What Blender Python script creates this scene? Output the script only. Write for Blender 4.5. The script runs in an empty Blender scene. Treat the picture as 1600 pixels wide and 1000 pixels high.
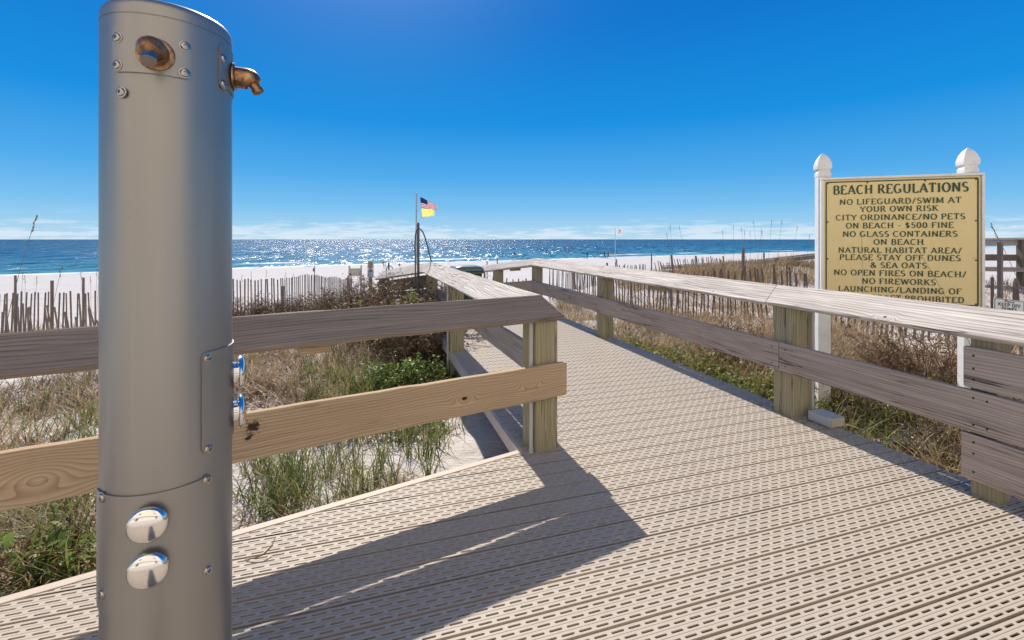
import bpy, bmesh, math, random
import numpy as np
from mathutils import Vector, Matrix

R = math.radians
rng = np.random.RandomState(7)
random.seed(7)
SC = bpy.context.scene
COL = SC.collection

# ------------------------------------------------------------------ camera
F = 716.0          # focal length in photo pixels (1600 wide)
H = 1.4            # eye height above the deck
HY = 374.0         # horizon row in the photo
cam_d = bpy.data.cameras.new("camera")
cam = bpy.data.objects.new("camera", cam_d)
COL.objects.link(cam)
cam.location = (0, 0, H)
cam.rotation_euler = (R(90), 0, 0)
cam_d.sensor_width = 36.0
cam_d.lens = 36.0 * F / 1600.0
cam_d.shift_y = -(500 - HY) / 1600.0
cam_d.clip_start = 0.05
cam_d.clip_end = 60000
SC.camera = cam

# ------------------------------------------------------------------ sun, sky, exposure
SUN_AZ, SUN_EL = R(-18.0), R(43.5)
S = Vector((math.sin(SUN_AZ) * math.cos(SUN_EL), math.cos(SUN_AZ) * math.cos(SUN_EL), math.sin(SUN_EL)))
sl = bpy.data.lights.new("sun", 'SUN')
sl.energy = 4.6
sl.angle = R(0.5)
sl.color = (1.0, 0.93, 0.84)
so = bpy.data.objects.new("sun", sl)
COL.objects.link(so)
so.rotation_euler = (-S).to_track_quat('-Z', 'Y').to_euler()
so.location = S * 30

SC.view_settings.view_transform = 'Standard'
SC.view_settings.look = 'None'
SC.view_settings.gamma = 1
SC.view_settings.exposure = 0.35
SC.cycles.use_denoising = True
SC.cycles.denoiser = 'OPENIMAGEDENOISE'
SC.cycles.denoising_input_passes = 'RGB_ALBEDO_NORMAL'
SC.cycles.denoising_prefilter = 'ACCURATE'
SC.cycles.max_bounces = 6
SC.cycles.diffuse_bounces = 3
SC.cycles.glossy_bounces = 3
SC.cycles.transparent_max_bounces = 4
SC.cycles.caustics_reflective = False
SC.cycles.caustics_refractive = False
SC.cycles.sample_clamp_indirect = 4.0


# ------------------------------------------------------------------ node helper
class NT:
    def __init__(self, tree):
        self.t = tree

    def new(self, typ, **kw):
        n = self.t.nodes.new(typ)
        for k, v in kw.items():
            setattr(n, k, v)
        return n

    def put(self, sock, v):
        if v is None:
            return
        if hasattr(v, 'is_linked'):
            self.t.links.new(v, sock)
        else:
            if sock.type == 'RGBA' and hasattr(v, '__len__') and len(v) == 3:
                v = (*v, 1.0)
            sock.default_value = v

    def m(self, op, a, b=None, c=None, clamp=False):
        n = self.new('ShaderNodeMath', operation=op, use_clamp=clamp)
        self.put(n.inputs[0], a)
        self.put(n.inputs[1], b)
        self.put(n.inputs[2], c)
        return n.outputs[0]

    def vm(self, op, a, b=None):
        n = self.new('ShaderNodeVectorMath', operation=op)
        self.put(n.inputs[0], a)
        self.put(n.inputs[1], b)
        return n.outputs['Value'] if op in ('DOT_PRODUCT', 'LENGTH', 'DISTANCE') else n.outputs[0]

    def coord(self, which='Object'):
        return self.new('ShaderNodeTexCoord').outputs[which]

    def pos(self):
        return self.new('ShaderNodeNewGeometry').outputs['Position']

    def island(self):
        return self.new('ShaderNodeNewGeometry').outputs['Random Per Island']

    def xyz(self, v):
        n = self.new('ShaderNodeSeparateXYZ')
        self.put(n.inputs[0], v)
        return n.outputs

    def comb(self, x, y, z):
        n = self.new('ShaderNodeCombineXYZ')
        for i, v in enumerate((x, y, z)):
            self.put(n.inputs[i], v)
        return n.outputs[0]

    def noise(self, vec, scale=5, detail=3, rough=0.55, dist=0.0, color=False):
        n = self.new('ShaderNodeTexNoise')
        self.put(n.inputs['Vector'], vec)
        n.inputs['Scale'].default_value = scale
        n.inputs['Detail'].default_value = detail
        n.inputs['Roughness'].default_value = rough
        n.inputs['Distortion'].default_value = dist
        return n.outputs['Color' if color else 'Fac']

    def voronoi(self, vec, scale, feature='F1'):
        n = self.new('ShaderNodeTexVoronoi', feature=feature)
        self.put(n.inputs['Vector'], vec)
        n.inputs['Scale'].default_value = scale
        return n.outputs['Distance']

    def ramp(self, fac, stops):
        n = self.new('ShaderNodeValToRGB')
        el = n.color_ramp.elements
        while len(el) < len(stops):
            el.new(0.5)
        for e, (p, c) in zip(el, stops):
            e.position = p
            e.color = (*c, 1) if len(c) == 3 else c
        self.put(n.inputs[0], fac)
        return n.outputs[0]

    def sm(self, v, a, b, lo=0.0, hi=1.0):
        n = self.new('ShaderNodeMapRange', interpolation_type='SMOOTHSTEP')
        self.put(n.inputs[0], v)
        for i, q in enumerate((a, b, lo, hi)):
            n.inputs[i + 1].default_value = q
        return n.outputs[0]

    def mix(self, fac, a, b, mode='MIX'):
        n = self.new('ShaderNodeMix', data_type='RGBA', blend_type=mode)
        self.put(n.inputs[0], fac)
        self.put(n.inputs[6], a)
        self.put(n.inputs[7], b)
        return n.outputs[2]

    def bump(self, h, strength=0.3, dist=0.01, normal=None):
        n = self.new('ShaderNodeBump')
        n.inputs['Strength'].default_value = strength
        n.inputs['Distance'].default_value = dist
        self.put(n.inputs['Height'], h)
        self.put(n.inputs['Normal'], normal)
        return n.outputs[0]


def mat(name, fn=None, color=(0.5, 0.5, 0.5), rough=0.7, metal=0.0, spec=0.5):
    m_ = bpy.data.materials.new(name)
    m_.use_nodes = True
    b = m_.node_tree.nodes['Principled BSDF']
    b.inputs['Base Color'].default_value = (*color, 1)
    b.inputs['Roughness'].default_value = rough
    b.inputs['Metallic'].default_value = metal
    b.inputs['Specular IOR Level'].default_value = spec
    if fn:
        fn(NT(m_.node_tree), b)
    return m_


# ------------------------------------------------------------------ world
w = bpy.data.worlds.new("World")
SC.world = w
w.use_nodes = True
wn = NT(w.node_tree)
bg = w.node_tree.nodes['Background']
sky = wn.new('ShaderNodeTexSky', sky_type='NISHITA')
sky.sun_disc = False
sky.sun_elevation = SUN_EL
sky.sun_rotation = SUN_AZ
sky.altitude = 0
sky.air_density = 1.0
sky.dust_density = 0.0
sky.ozone_density = 1.5
hs = wn.new('ShaderNodeHueSaturation')
hs.inputs['Saturation'].default_value = 1.1
wn.put(hs.inputs['Color'], sky.outputs[0])
d = wn.coord('Generated')
dx, dy, dz = wn.xyz(d)
cv = wn.comb(wn.m('MULTIPLY', dx, 1.0), wn.m('MULTIPLY', dy, 1.0), wn.m('MULTIPLY', dz, 9.0))
n1 = wn.noise(cv, 15, 7, 0.62, 0.25)
n2 = wn.noise(cv, 2.6, 2, 0.5)
low = wn.sm(dz, 0.006, 0.075, 1.0, 0.0)
cl = wn.m('ADD', wn.m('MULTIPLY', n1, 0.8), wn.m('MULTIPLY', n2, 0.35))
cl = wn.sm(wn.m('ADD', cl, wn.m('MULTIPLY', low, 0.20)), 0.70, 0.84)
cl = wn.m('MULTIPLY', cl, wn.sm(dz, 0.015, 0.06, 1.0, 0.0))
cl = wn.m('MULTIPLY', cl, 0.5)
grad = wn.ramp(wn.m('MAXIMUM', dz, 0.0), [(0.0, (3.8, 5.5, 6.7)), (0.03, (2.5, 4.8, 6.8)), (0.07, (1.35, 4.0, 6.8)), (0.13, (0.55, 3.1, 6.5)), (0.24, (0.02, 2.15, 5.9)), (0.42, (0.0, 1.42, 4.9)), (0.6, (0.0, 1.05, 4.2)), (1.0, (0.05, 0.8, 3.0))])
glow = wn.m('POWER', wn.m('MAXIMUM', wn.vm('DOT_PRODUCT', d, tuple(S)), 0.0), 30.0)
grad = wn.mix(wn.m('MULTIPLY', glow, 0.6), grad, (3.2, 4.8, 7.8))
skyb = wn.mix(0.97, hs.outputs[0], grad)
skyc = wn.mix(cl, skyb, (6.9, 7.3, 7.8))
wn.put(bg.inputs[0], skyc)
bg.inputs[1].default_value = 0.10


WM = {}            # object name -> world matrix


# ------------------------------------------------------------------ mesh helpers
class MB:
    def __init__(self):
        self.v, self.f = [], []

    def add(self, vs, fs):
        o = len(self.v)
        self.v += [tuple(x) for x in vs]
        self.f += [tuple(i + o for i in q) for q in fs]

    def box(self, c, s, M=None):
        cx, cy, cz = c
        a, b, e = s[0] / 2, s[1] / 2, s[2] / 2
        vs = [Vector((sx * a, sy * b, sz * e)) for sz in (-1, 1) for sy in (-1, 1) for sx in (-1, 1)]
        if M is not None:
            vs = [M @ q for q in vs]
        vs = [(q.x + cx, q.y + cy, q.z + cz) for q in vs]
        self.add(vs, [(0, 2, 3, 1), (4, 5, 7, 6), (0, 1, 5, 4), (2, 6, 7, 3), (0, 4, 6, 2), (1, 3, 7, 5)])

    def tube(self, pts, rad, n=8, cap=True):
        pts = [Vector(p) for p in pts]
        k = len(pts)
        rad = [rad] * k if not hasattr(rad, '__len__') else rad
        rings, prev = [], None
        for i, p in enumerate(pts):
            t = (pts[min(i + 1, k - 1)] - pts[max(i - 1, 0)]).normalized()
            if prev is None:
                a = t.orthogonal().normalized()
            else:
                a = (prev - t * prev.dot(t))
                a = a.normalized() if a.length > 1e-6 else t.orthogonal().normalized()
            prev = a
            b = t.cross(a)
            rings.append([p + (a * math.cos(2 * math.pi * j / n) + b * math.sin(2 * math.pi * j / n)) * rad[i] for j in range(n)])
        vs = [q for r_ in rings for q in r_]
        fs = [(i * n + j, i * n + (j + 1) % n, (i + 1) * n + (j + 1) % n, (i + 1) * n + j) for i in range(k - 1) for j in range(n)]
        if cap:
            fs += [tuple(range(n))[::-1], tuple(range((k - 1) * n, k * n))]
        self.add(vs, fs)

    def lathe(self, prof, M, n=24):
        """prof: list of (radius, height); axis = local z of M."""
        vs = [M @ Vector((r_ * math.cos(2 * math.pi * j / n), r_ * math.sin(2 * math.pi * j / n), h)) for r_, h in prof for j in range(n)]
        k = len(prof)
        fs = [(i * n + j, i * n + (j + 1) % n, (i + 1) * n + (j + 1) % n, (i + 1) * n + j) for i in range(k - 1) for j in range(n)]
        fs += [tuple(range(n))[::-1], tuple(range((k - 1) * n, k * n))]
        self.add(vs, fs)

    def mesh(self, name):
        me = bpy.data.meshes.new(name)
        me.from_pydata(self.v, [], self.f)
        me.validate()
        me.update()
        return me


def fix_normals(me):
    bm = bmesh.new()
    bm.from_mesh(me)
    bmesh.ops.recalc_face_normals(bm, faces=bm.faces)
    bm.to_mesh(me)
    bm.free()


def link(name, me, m_, parent=None, world=None, smooth=False, bevel=0.0):
    o = bpy.data.objects.new(name, me)
    COL.objects.link(o)
    if m_ is not None:
        me.materials.append(m_)
    if bevel:
        bm = bmesh.new()
        bm.from_mesh(me)
        bmesh.ops.recalc_face_normals(bm, faces=bm.faces)
        worn = name in ('cap_board', 'rail_board')
        bmesh.ops.bevel(bm, geom=bm.edges[:], offset=bevel * (1.6 if worn else 1.0), segments=2, affect='EDGES', profile=0.6)
        if worn:                                   # slightly warped, worn edges
            xs = [v.co.x for v in bm.verts]
            x0, x1 = min(xs), max(xs)
            n_ = int(max(4, min(40, (x1 - x0) / 0.12)))
            for k in range(1, n_):
                bmesh.ops.bisect_plane(bm, geom=bm.verts[:] + bm.edges[:] + bm.faces[:], plane_co=(x0 + (x1 - x0) * k / n_, 0, 0), plane_no=(1, 0, 0))
            sd_ = (len(bpy.data.objects) * 7.31) % 50
            for v in bm.verts:
                sy = 1 if v.co.y > 0 else -1
                v.co.y += 0.006 * float(fbm(v.co.x * 2.3 + sd_, sy * 3.0 + sd_, 3)) + 0.004 * sy * float(fbm(v.co.x * 6 + sd_, 9.0 + sy, 2))
                v.co.z += 0.005 * float(fbm(v.co.x * 1.6 + sd_, 21.0 + v.co.y * 8, 2))
        bm.to_mesh(me)
        bm.free()
    if smooth:
        me.shade_smooth()
        me.set_sharp_from_angle(angle=R(35))
    Wm = world if world is not None else Matrix.Identity(4)
    if parent is not None:
        o.parent = parent
        o.matrix_local = WM[parent.name].inverted() @ Wm
    else:
        o.matrix_local = Wm
    WM[o.name] = Wm.copy()
    return o


def tag(o, label=None, cat=None, group=None, kind=None):
    if label:
        o['label'] = label
    if cat:
        o['category'] = cat
    if group:
        o['group'] = group
    if kind:
        o['kind'] = kind
    return o


def thing(name, loc, label, cat, group=None):
    o = bpy.data.objects.new(name, None)
    COL.objects.link(o)
    o.empty_display_size = 0.1
    M = Matrix.Translation(Vector(loc))
    o.matrix_local = M
    WM[o.name] = M.copy()
    return tag(o, label, cat, group)


def wloc(parent):
    return WM[parent.name].to_translation() if parent is not None else Vector((0, 0, 0))


def frame(p0, xdir, ydir):
    x = Vector(xdir).normalized()
    z = x.cross(Vector(ydir)).normalized()
    y = z.cross(x)
    return Matrix(((x.x, y.x, z.x, p0[0]), (x.y, y.y, z.y, p0[1]), (x.z, y.z, z.z, p0[2]), (0, 0, 0, 1)))


def plank(name, p0, p1, up, wd, th, m_, parent, bevel=0.004, label=None, xo=0.0):
    """A board whose centre axis runs p0->p1, width along up; mesh is local so the grain follows the length."""
    p0, p1 = Vector(p0), Vector(p1)
    L = (p1 - p0).length
    b = MB()
    b.box((L / 2 + xo, 0, 0), (L, wd, th))
    W = frame(p0, p1 - p0, up)
    W = W @ Matrix.Translation((-xo, 0, 0))
    o = link(name, b.mesh(name), m_, parent, W, bevel=bevel)
    if label:
        o['label'] = label
    return o


def np_mesh(name, V, Fq, m_, parent=None, smooth=False):
    """V (n,3) array, Fq (k,3|4) index array -> object"""
    me = bpy.data.meshes.new(name)
    V = np.asarray(V, dtype=np.float32)
    Fq = np.asarray(Fq, dtype=np.int32)
    if parent is not None:
        V = V - np.array(wloc(parent), dtype=np.float32)
    k, c = Fq.shape
    me.vertices.add(len(V))
    me.vertices.foreach_set('co', V.ravel())
    me.loops.add(k * c)
    me.loops.foreach_set('vertex_index', Fq.ravel())
    me.polygons.add(k)
    me.polygons.foreach_set('loop_start', np.arange(0, k * c, c, dtype=np.int32))
    me.polygons.foreach_set('loop_total', np.full(k, c, dtype=np.int32))
    me.update(calc_edges=True)
    W = Matrix.Translation(wloc(parent)) if parent is not None else None
    return link(name, me, m_, parent, W, smooth)


def px(x, y, Y):
    """world point seen at photo pixel (x, y) at depth Y"""
    return Vector(((x - 800) / F * Y, Y, H + (HY - y) / F * Y))


# ------------------------------------------------------------------ smooth value noise in numpy
_tab = np.random.RandomState(3).rand(256, 256)


def vnoise(x, y):
    x, y = np.asarray(x, float), np.asarray(y, float)
    xi, yi = np.floor(x).astype(int), np.floor(y).astype(int)
    fx, fy = x - xi, y - yi
    fx, fy = fx * fx * (3 - 2 * fx), fy * fy * (3 - 2 * fy)
    g = lambda a, b: _tab[a % 256, b % 256]
    return (g(xi, yi) * (1 - fx) + g(xi + 1, yi) * fx) * (1 - fy) + (g(xi, yi + 1) * (1 - fx) + g(xi + 1, yi + 1) * fx) * fy


def fbm(x, y, o=4):
    return sum((vnoise(x * 2 ** i + 17 * i, y * 2 ** i + 9 * i) - 0.5) / 2 ** i for i in range(o))


# ------------------------------------------------------------------ layout
def az(a):
    return np.array((math.sin(R(a)), math.cos(R(a))))


U = az(-17.4)                      # boardwalk direction
Vv = np.array((U[1], -U[0]))       # across it, to the right
Wd = az(60.4)                      # front railing direction
UL = az(-18.6)
C = np.array((0.19, 3.12))         # corner of front and left railing
Lc = C + UL * 4.8                  # far left corner
Rc = np.array((0.51, 9.26))        # far right corner
Q = az(-36)                        # direction of the descending far part
RX0 = 3.41
SHORE_N = np.array((-0.535, 0.845))
SEA_Z, SHORE_D = -3.1, 81.6


def rline(Y):                      # right railing centre line
    return np.array((RX0 - 0.3134 * Y, Y))


Fl0 = np.array((-1.98, 1.771))
Fl1 = np.array((0.063, 3.028))
fd = (Fl1 - Fl0) / np.linalg.norm(Fl1 - Fl0)
DA = Fl0 - fd * 3.2
DB = np.array((0.055, 3.023))
DL = np.array((1.011 - 0.3095 * 8.3, 8.3))
DR = np.array((3.5 - 0.3134 * 9.55, 9.55))
DK = [DA, np.array((DA[0], -1.6)), np.array((3.5 + 0.3134 * 1.6, -1.6)), DR, DL, DB]


def in_poly(x, y, P):
    x, y = np.asarray(x), np.asarray(y)
    r_ = np.zeros(x.shape, bool)
    for i in range(len(P)):
        (x0, y0), (x1, y1) = P[i], P[i - 1]
        if y0 == y1:
            continue
        c = ((y0 > y) != (y1 > y)) & (x < (x1 - x0) * (y - y0) / (y1 - y0) + x0)
        r_ ^= c
    return r_


RAMP = [DL, DR, DR + Q * 4.5, DL + Q * 4.5]


def on_deck(x, y):
    return in_poly(x, y, DK) | in_poly(x, y, RAMP)


def ground(x, y, detail=True):
    x, y = np.asarray(x, float), np.asarray(y, float)
    dd = x * SHORE_N[0] + y * SHORE_N[1]
    z = np.interp(dd, [-60, 0, 5, 9, 14, 20, 30, 50, 74, 81.6, 120, 300], [-0.3, -0.34, -0.42, -0.7, -0.88, -1.45, -2.0, -2.3, -2.75, -3.1, -4.6, -7])
    z = z + 0.22 * np.exp(-(((x - 5.2) / 1.7) ** 2 + ((y - 4.0) / 4.5) ** 2))
    z = z + 0.95 * np.exp(-(((x - 11) / 6.5) ** 2 + ((y - 19) / 4.5) ** 2))
    z = z + 0.35 * np.exp(-(((x - 15) / 4.5) ** 2 + ((y - 11) / 5) ** 2))
    z = z + 0.28 * np.exp(-(((x + 3.0) / 2.2) ** 2 + ((y - 8.0) / 2.6) ** 2))
    z = z + 0.3 * np.exp(-(((x + 5.2) / 2.2) ** 2 + ((y - 10.3) / 1.3) ** 2))
    if detail:
        far = np.clip((dd - 16) / 20, 0, 1)
        z = z + fbm(x * 0.55, y * 0.55, 4) * (0.22 * (1 - far) + 0.10 * far) * np.clip((SHORE_D - 6 - dd) / 20, 0.05, 1)
    near = np.clip(1 - np.hypot(x - 0.2, y - 3.2) / 9, 0, 1)
    z = np.where(on_deck(x, y), np.minimum(z, -0.3), z)
    return z


def gz(x, y):
    return float(ground(np.array([x]), np.array([y]))[0])


# ------------------------------------------------------------------ materials
def wood(name, light, dark, rough=0.8, rings=9.0, ring_amt=0.5, streak=0.5, knots=(), blotch=0.25, blotch_col=None, crack=0.5, stains=()):
    def fn(n, b):
        co = n.coord('Object')
        rnd = n.new('ShaderNodeObjectInfo').outputs['Random']
        sh = n.vm('ADD', co, n.comb(n.m('MULTIPLY', rnd, 37.0), n.m('MULTIPLY', rnd, 3.0), n.m('MULTIPLY', rnd, 11.0)))
        x, y, z = n.xyz(co)
        lowf = n.noise(n.vm('MULTIPLY', sh, (0.9, 5, 5)), 1.0, 2, 0.5)
        g = n.m('ADD', n.m('ADD', n.m('MULTIPLY', y, rings), n.m('MULTIPLY', z, rings * 0.8)), n.m('MULTIPLY', lowf, 6.5))
        core = None
        for kx, ky, kr, *flag in knots:
            ax = n.m('MULTIPLY', n.m('SUBTRACT', x, kx), 1 / (1.7 * kr))
            ay = n.m('MULTIPLY', n.m('SUBTRACT', y, ky), 1 / kr)
            d2 = n.m('ADD', n.m('MULTIPLY', ax, ax), n.m('MULTIPLY', ay, ay))
            e = n.m('EXPONENT', n.m('MULTIPLY', d2, -0.55))
            dd_ = n.m('SQRT', d2)
            g = n.m('ADD', n.m('MULTIPLY', g, n.m('SUBTRACT', 1.0, e)), n.m('MULTIPLY', n.m('MULTIPLY', dd_, 3.4), e))
            c_ = n.sm(n.m('ADD', dd_, n.m('MULTIPLY', n.noise(n.vm('MULTIPLY', co, (60, 60, 60)), 1, 2), 0.3)), 0.28, 0.46, 1.0, 0.0)
            if not flag:
                core = c_ if core is None else n.m('MAXIMUM', core, c_)
        ring = n.m('FRACT', g)
        ring = n.m('POWER', ring, 2.2)
        st = n.noise(n.vm('MULTIPLY', sh, (2.5, 95, 95)), 1.0, 4, 0.65)
        st2 = n.noise(n.vm('MULTIPLY', sh, (1.1, 34, 34)), 1.0, 3, 0.6)
        fac = n.m('ADD', n.m('MULTIPLY', ring, ring_amt), n.m('ADD', n.m('MULTIPLY', n.m('SUBTRACT', st, 0.5), streak * 1.6), n.m('MULTIPLY', n.m('SUBTRACT', st2, 0.5), streak * 1.3)))
        fac = n.m('ADD', fac, 0.22, clamp=True)
        col = n.mix(fac, light, dark)
        bl = n.noise(n.vm('MULTIPLY', sh, (1.6, 6, 6)), 1.0, 4, 0.6)
        bc = blotch_col or tuple(c * 0.55 for c in dark)
        col = n.mix(n.m('MULTIPLY', n.sm(bl, 0.5, 0.75), blotch), col, bc)
        crn = n.noise(n.vm('MULTIPLY', sh, (0.55, 16, 16)), 1.0, 3, 0.55)
        cr = n.m('MULTIPLY', n.sm(n.m('ABSOLUTE', n.m('SUBTRACT', crn, 0.5)), 0.002, 0.018, 1.0, 0.0), n.sm(n.noise(n.vm('MULTIPLY', sh, (1.2, 3, 3)), 1.0, 1), 0.45, 0.62))
        cr = n.m('MULTIPLY', cr, crack)
        col = n.mix(cr, col, (0.03, 0.025, 0.02))
        for kx, ky, kr in stains:
            dd_ = n.vm('LENGTH', n.vm('MULTIPLY', n.vm('SUBTRACT', co, (kx, ky, 0)), (1 / kr, 1 / kr, 0)))
            sp_ = n.sm(n.m('ADD', dd_, n.m('MULTIPLY', n.m('SUBTRACT', n.noise(n.vm('MULTIPLY', co, (45, 70, 0)), 1.0, 4, 0.7), 0.5), 2.6)), 0.35, 0.75, 0.95, 0.0)
            col = n.mix(sp_, col, (0.03, 0.02, 0.014))
        if core is not None:
            col = n.mix(core, col, (0.035, 0.018, 0.010))
        n.put(b.inputs['Base Color'], col)
        b.inputs['Roughness'].default_value = rough
        b.inputs['Specular IOR Level'].default_value = 0.25
        hgt = n.m('SUBTRACT', n.m('ADD', n.m('MULTIPLY', st, 0.5), n.m('MULTIPLY', ring, -0.25)), n.m('MULTIPLY', cr, 1.0))
        if core is not None:
            hgt = n.m('SUBTRACT', hgt, core)
        n.put(b.inputs['Normal'], n.bump(hgt, 0.55, 0.004))
    return mat(name, fn)


M_cap = wood('weathered_cap_wood', (0.79, 0.725, 0.64), (0.20, 0.155, 0.12), rings=50, ring_amt=0.55, streak=0.75, blotch=0.38, blotch_col=(0.36, 0.29, 0.23), crack=1.0, knots=((0.62, 0.03, 0.022), (1.55, -0.03, 0.030), (2.62, 0.025, 0.022), (3.6, -0.02, 0.03), (4.35, 0.03, 0.028)))
M_capshade = wood('shaded_cap_wood', (0.35, 0.285, 0.225), (0.105, 0.082, 0.064), rings=55, ring_amt=0.45, streak=0.7, blotch=0.35, blotch_col=(0.20, 0.16, 0.13), crack=0.9)  # cap wood with the shade of its sunless face put into the colour
M_grey = wood('grey_rail_wood', (0.54, 0.445, 0.365), (0.17, 0.135, 0.11), rings=55, ring_amt=0.42, streak=0.65, blotch=0.4, blotch_col=(0.30, 0.20, 0.13), crack=0.9, knots=((0.9, -0.03, 0.02), (2.2, 0.03, 0.02), (3.4, 0.02, 0.022)))
M_tan = wood('new_tan_wood', (0.60, 0.455, 0.295), (0.29, 0.185, 0.105), rings=60, ring_amt=0.62, streak=0.28, blotch=0.18, blotch_col=(0.36, 0.20, 0.10), crack=0.25, knots=((2.49, -0.008, 0.046), (2.95, 0.02, 0.05, 0), (0.66, -0.02, 0.07, 0)), stains=((1.40, 0.045, 0.05), (1.38, -0.0, 0.025)))
M_post = wood('treated_post_wood', (0.44, 0.385, 0.25), (0.20, 0.165, 0.095), rings=45, ring_amt=0.5, streak=0.4, blotch=0.3, blotch_col=(0.24, 0.24, 0.13), crack=0.7)
M_fence = wood('grey_picket_wood', (0.27, 0.205, 0.16), (0.15, 0.11, 0.085), rings=6, ring_amt=0.2, streak=0.5)
M_fpost = wood('old_post_wood', (0.26, 0.215, 0.185), (0.14, 0.11, 0.095), rings=6, ring_amt=0.2, streak=0.5)
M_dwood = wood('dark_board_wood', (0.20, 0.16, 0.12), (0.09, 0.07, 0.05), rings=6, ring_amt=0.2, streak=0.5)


def deck_fn(n, b):
    p = n.pos()
    rn = n.noise(p, 1.3, 4, 0.6)
    fine = n.noise(p, 60, 4, 0.7)
    s = n.m('DIVIDE', n.vm('DOT_PRODUCT', p, (U[0], U[1], 0)), 0.134)
    pl = n.m('FLOOR', s)
    wn_ = n.new('ShaderNodeTexWhiteNoise', noise_dimensions='1D')
    n.put(wn_.inputs['W'], pl)
    col = n.mix(rn, (0.50, 0.43, 0.34), (0.43, 0.37, 0.295))
    col = n.mix(n.m('MULTIPLY', wn_.outputs['Value'], 0.10), col, (0.42, 0.33, 0.25))
    gr = n.sm(n.m('ADD', n.noise(p, 5, 5, 0.7), n.m('MULTIPLY', fine, 0.2)), 0.62, 0.86)
    col = n.mix(n.m('MULTIPLY', gr, 0.42), col, (0.30, 0.23, 0.17))
    sand = n.sm(n.noise(p, 160, 2, 0.6), 0.66, 0.74)
    col = n.mix(n.m('MULTIPLY', sand, 0.35), col, (0.72, 0.64, 0.54))
    n.put(b.inputs['Base Color'], col)
    b.inputs['Roughness'].default_value = 0.62
    b.inputs['Specular IOR Level'].default_value = 0.3
    # fine ribs between the slot rows
    f4 = n.m('FRACT', n.m('MULTIPLY', n.m('FRACT', s), 4.0 * 0.134 / 0.1238))
    rib = n.sm(n.m('ABSOLUTE', n.m('SUBTRACT', f4, 0.5)), 0.44, 0.5, 1.0, 0.0)
    n.put(b.inputs['Normal'], n.bump(n.m('ADD', rib, n.m('MULTIPLY', fine, 0.10)), 1.0, 0.004))


M_deck = mat('cream_vinyl_grating', deck_fn)


def vinyl_fn(n, b):
    p = n.pos()
    col = n.mix(n.sm(n.noise(p, 6, 5, 0.7), 0.5, 0.8), (0.56, 0.46, 0.36), (0.40, 0.31, 0.23))
    n.put(b.inputs['Base Color'], col)


M_vinyl = mat('cream_vinyl_trim', vinyl_fn, rough=0.6, spec=0.3)
M_under = mat('under_deck_shade', color=(0.03, 0.022, 0.017), rough=0.9)  # shade under the deck given as a near-black colour


def sand_fn(n, b):
    p = n.pos()
    a = n.noise(p, 0.6, 5, 0.6)
    col = n.mix(a, (0.63, 0.585, 0.53), (0.55, 0.50, 0.44))
    deb = n.sm(n.m('ADD', n.noise(p, 34, 3, 0.7), n.m('MULTIPLY', n.sm(n.noise(p, 0.9, 3), 0.45, 0.65), 0.12)), 0.66, 0.74)
    x, y, z = n.xyz(p)
    dsh = n.m('ADD', n.m('MULTIPLY', x, -0.535), n.m('MULTIPLY', y, 0.845))
    deb = n.m('MULTIPLY', deb, n.sm(dsh, 7.0, 14.0, 0.8, 0.0))
    col = n.mix(deb, col, (0.20, 0.14, 0.09))
    wet = n.sm(n.m('ADD', dsh, n.m('MULTIPLY', n.noise(p, 0.09, 3), 6.0)), 79, 84)
    col = n.mix(wet, col, (0.42, 0.37, 0.30))
    n.put(b.inputs['Base Color'], col)
    b.inputs['Roughness'].default_value = 0.9
    b.inputs['Specular IOR Level'].default_value = 0.15
    rp = n.noise(n.vm('MULTIPLY', p, (7, 16, 7)), 1.0, 3, 0.55, 0.6)
    foot = n.noise(p, 2.2, 3, 0.6)
    n.put(b.inputs['Normal'], n.bump(n.m('ADD', n.m('MULTIPLY', rp, 0.5), n.m('ADD', foot, n.m('MULTIPLY', n.noise(p, 90, 3, 0.7), 0.12))), 0.55, 0.09))


M_sand = mat('white_sand', sand_fn)


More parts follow.
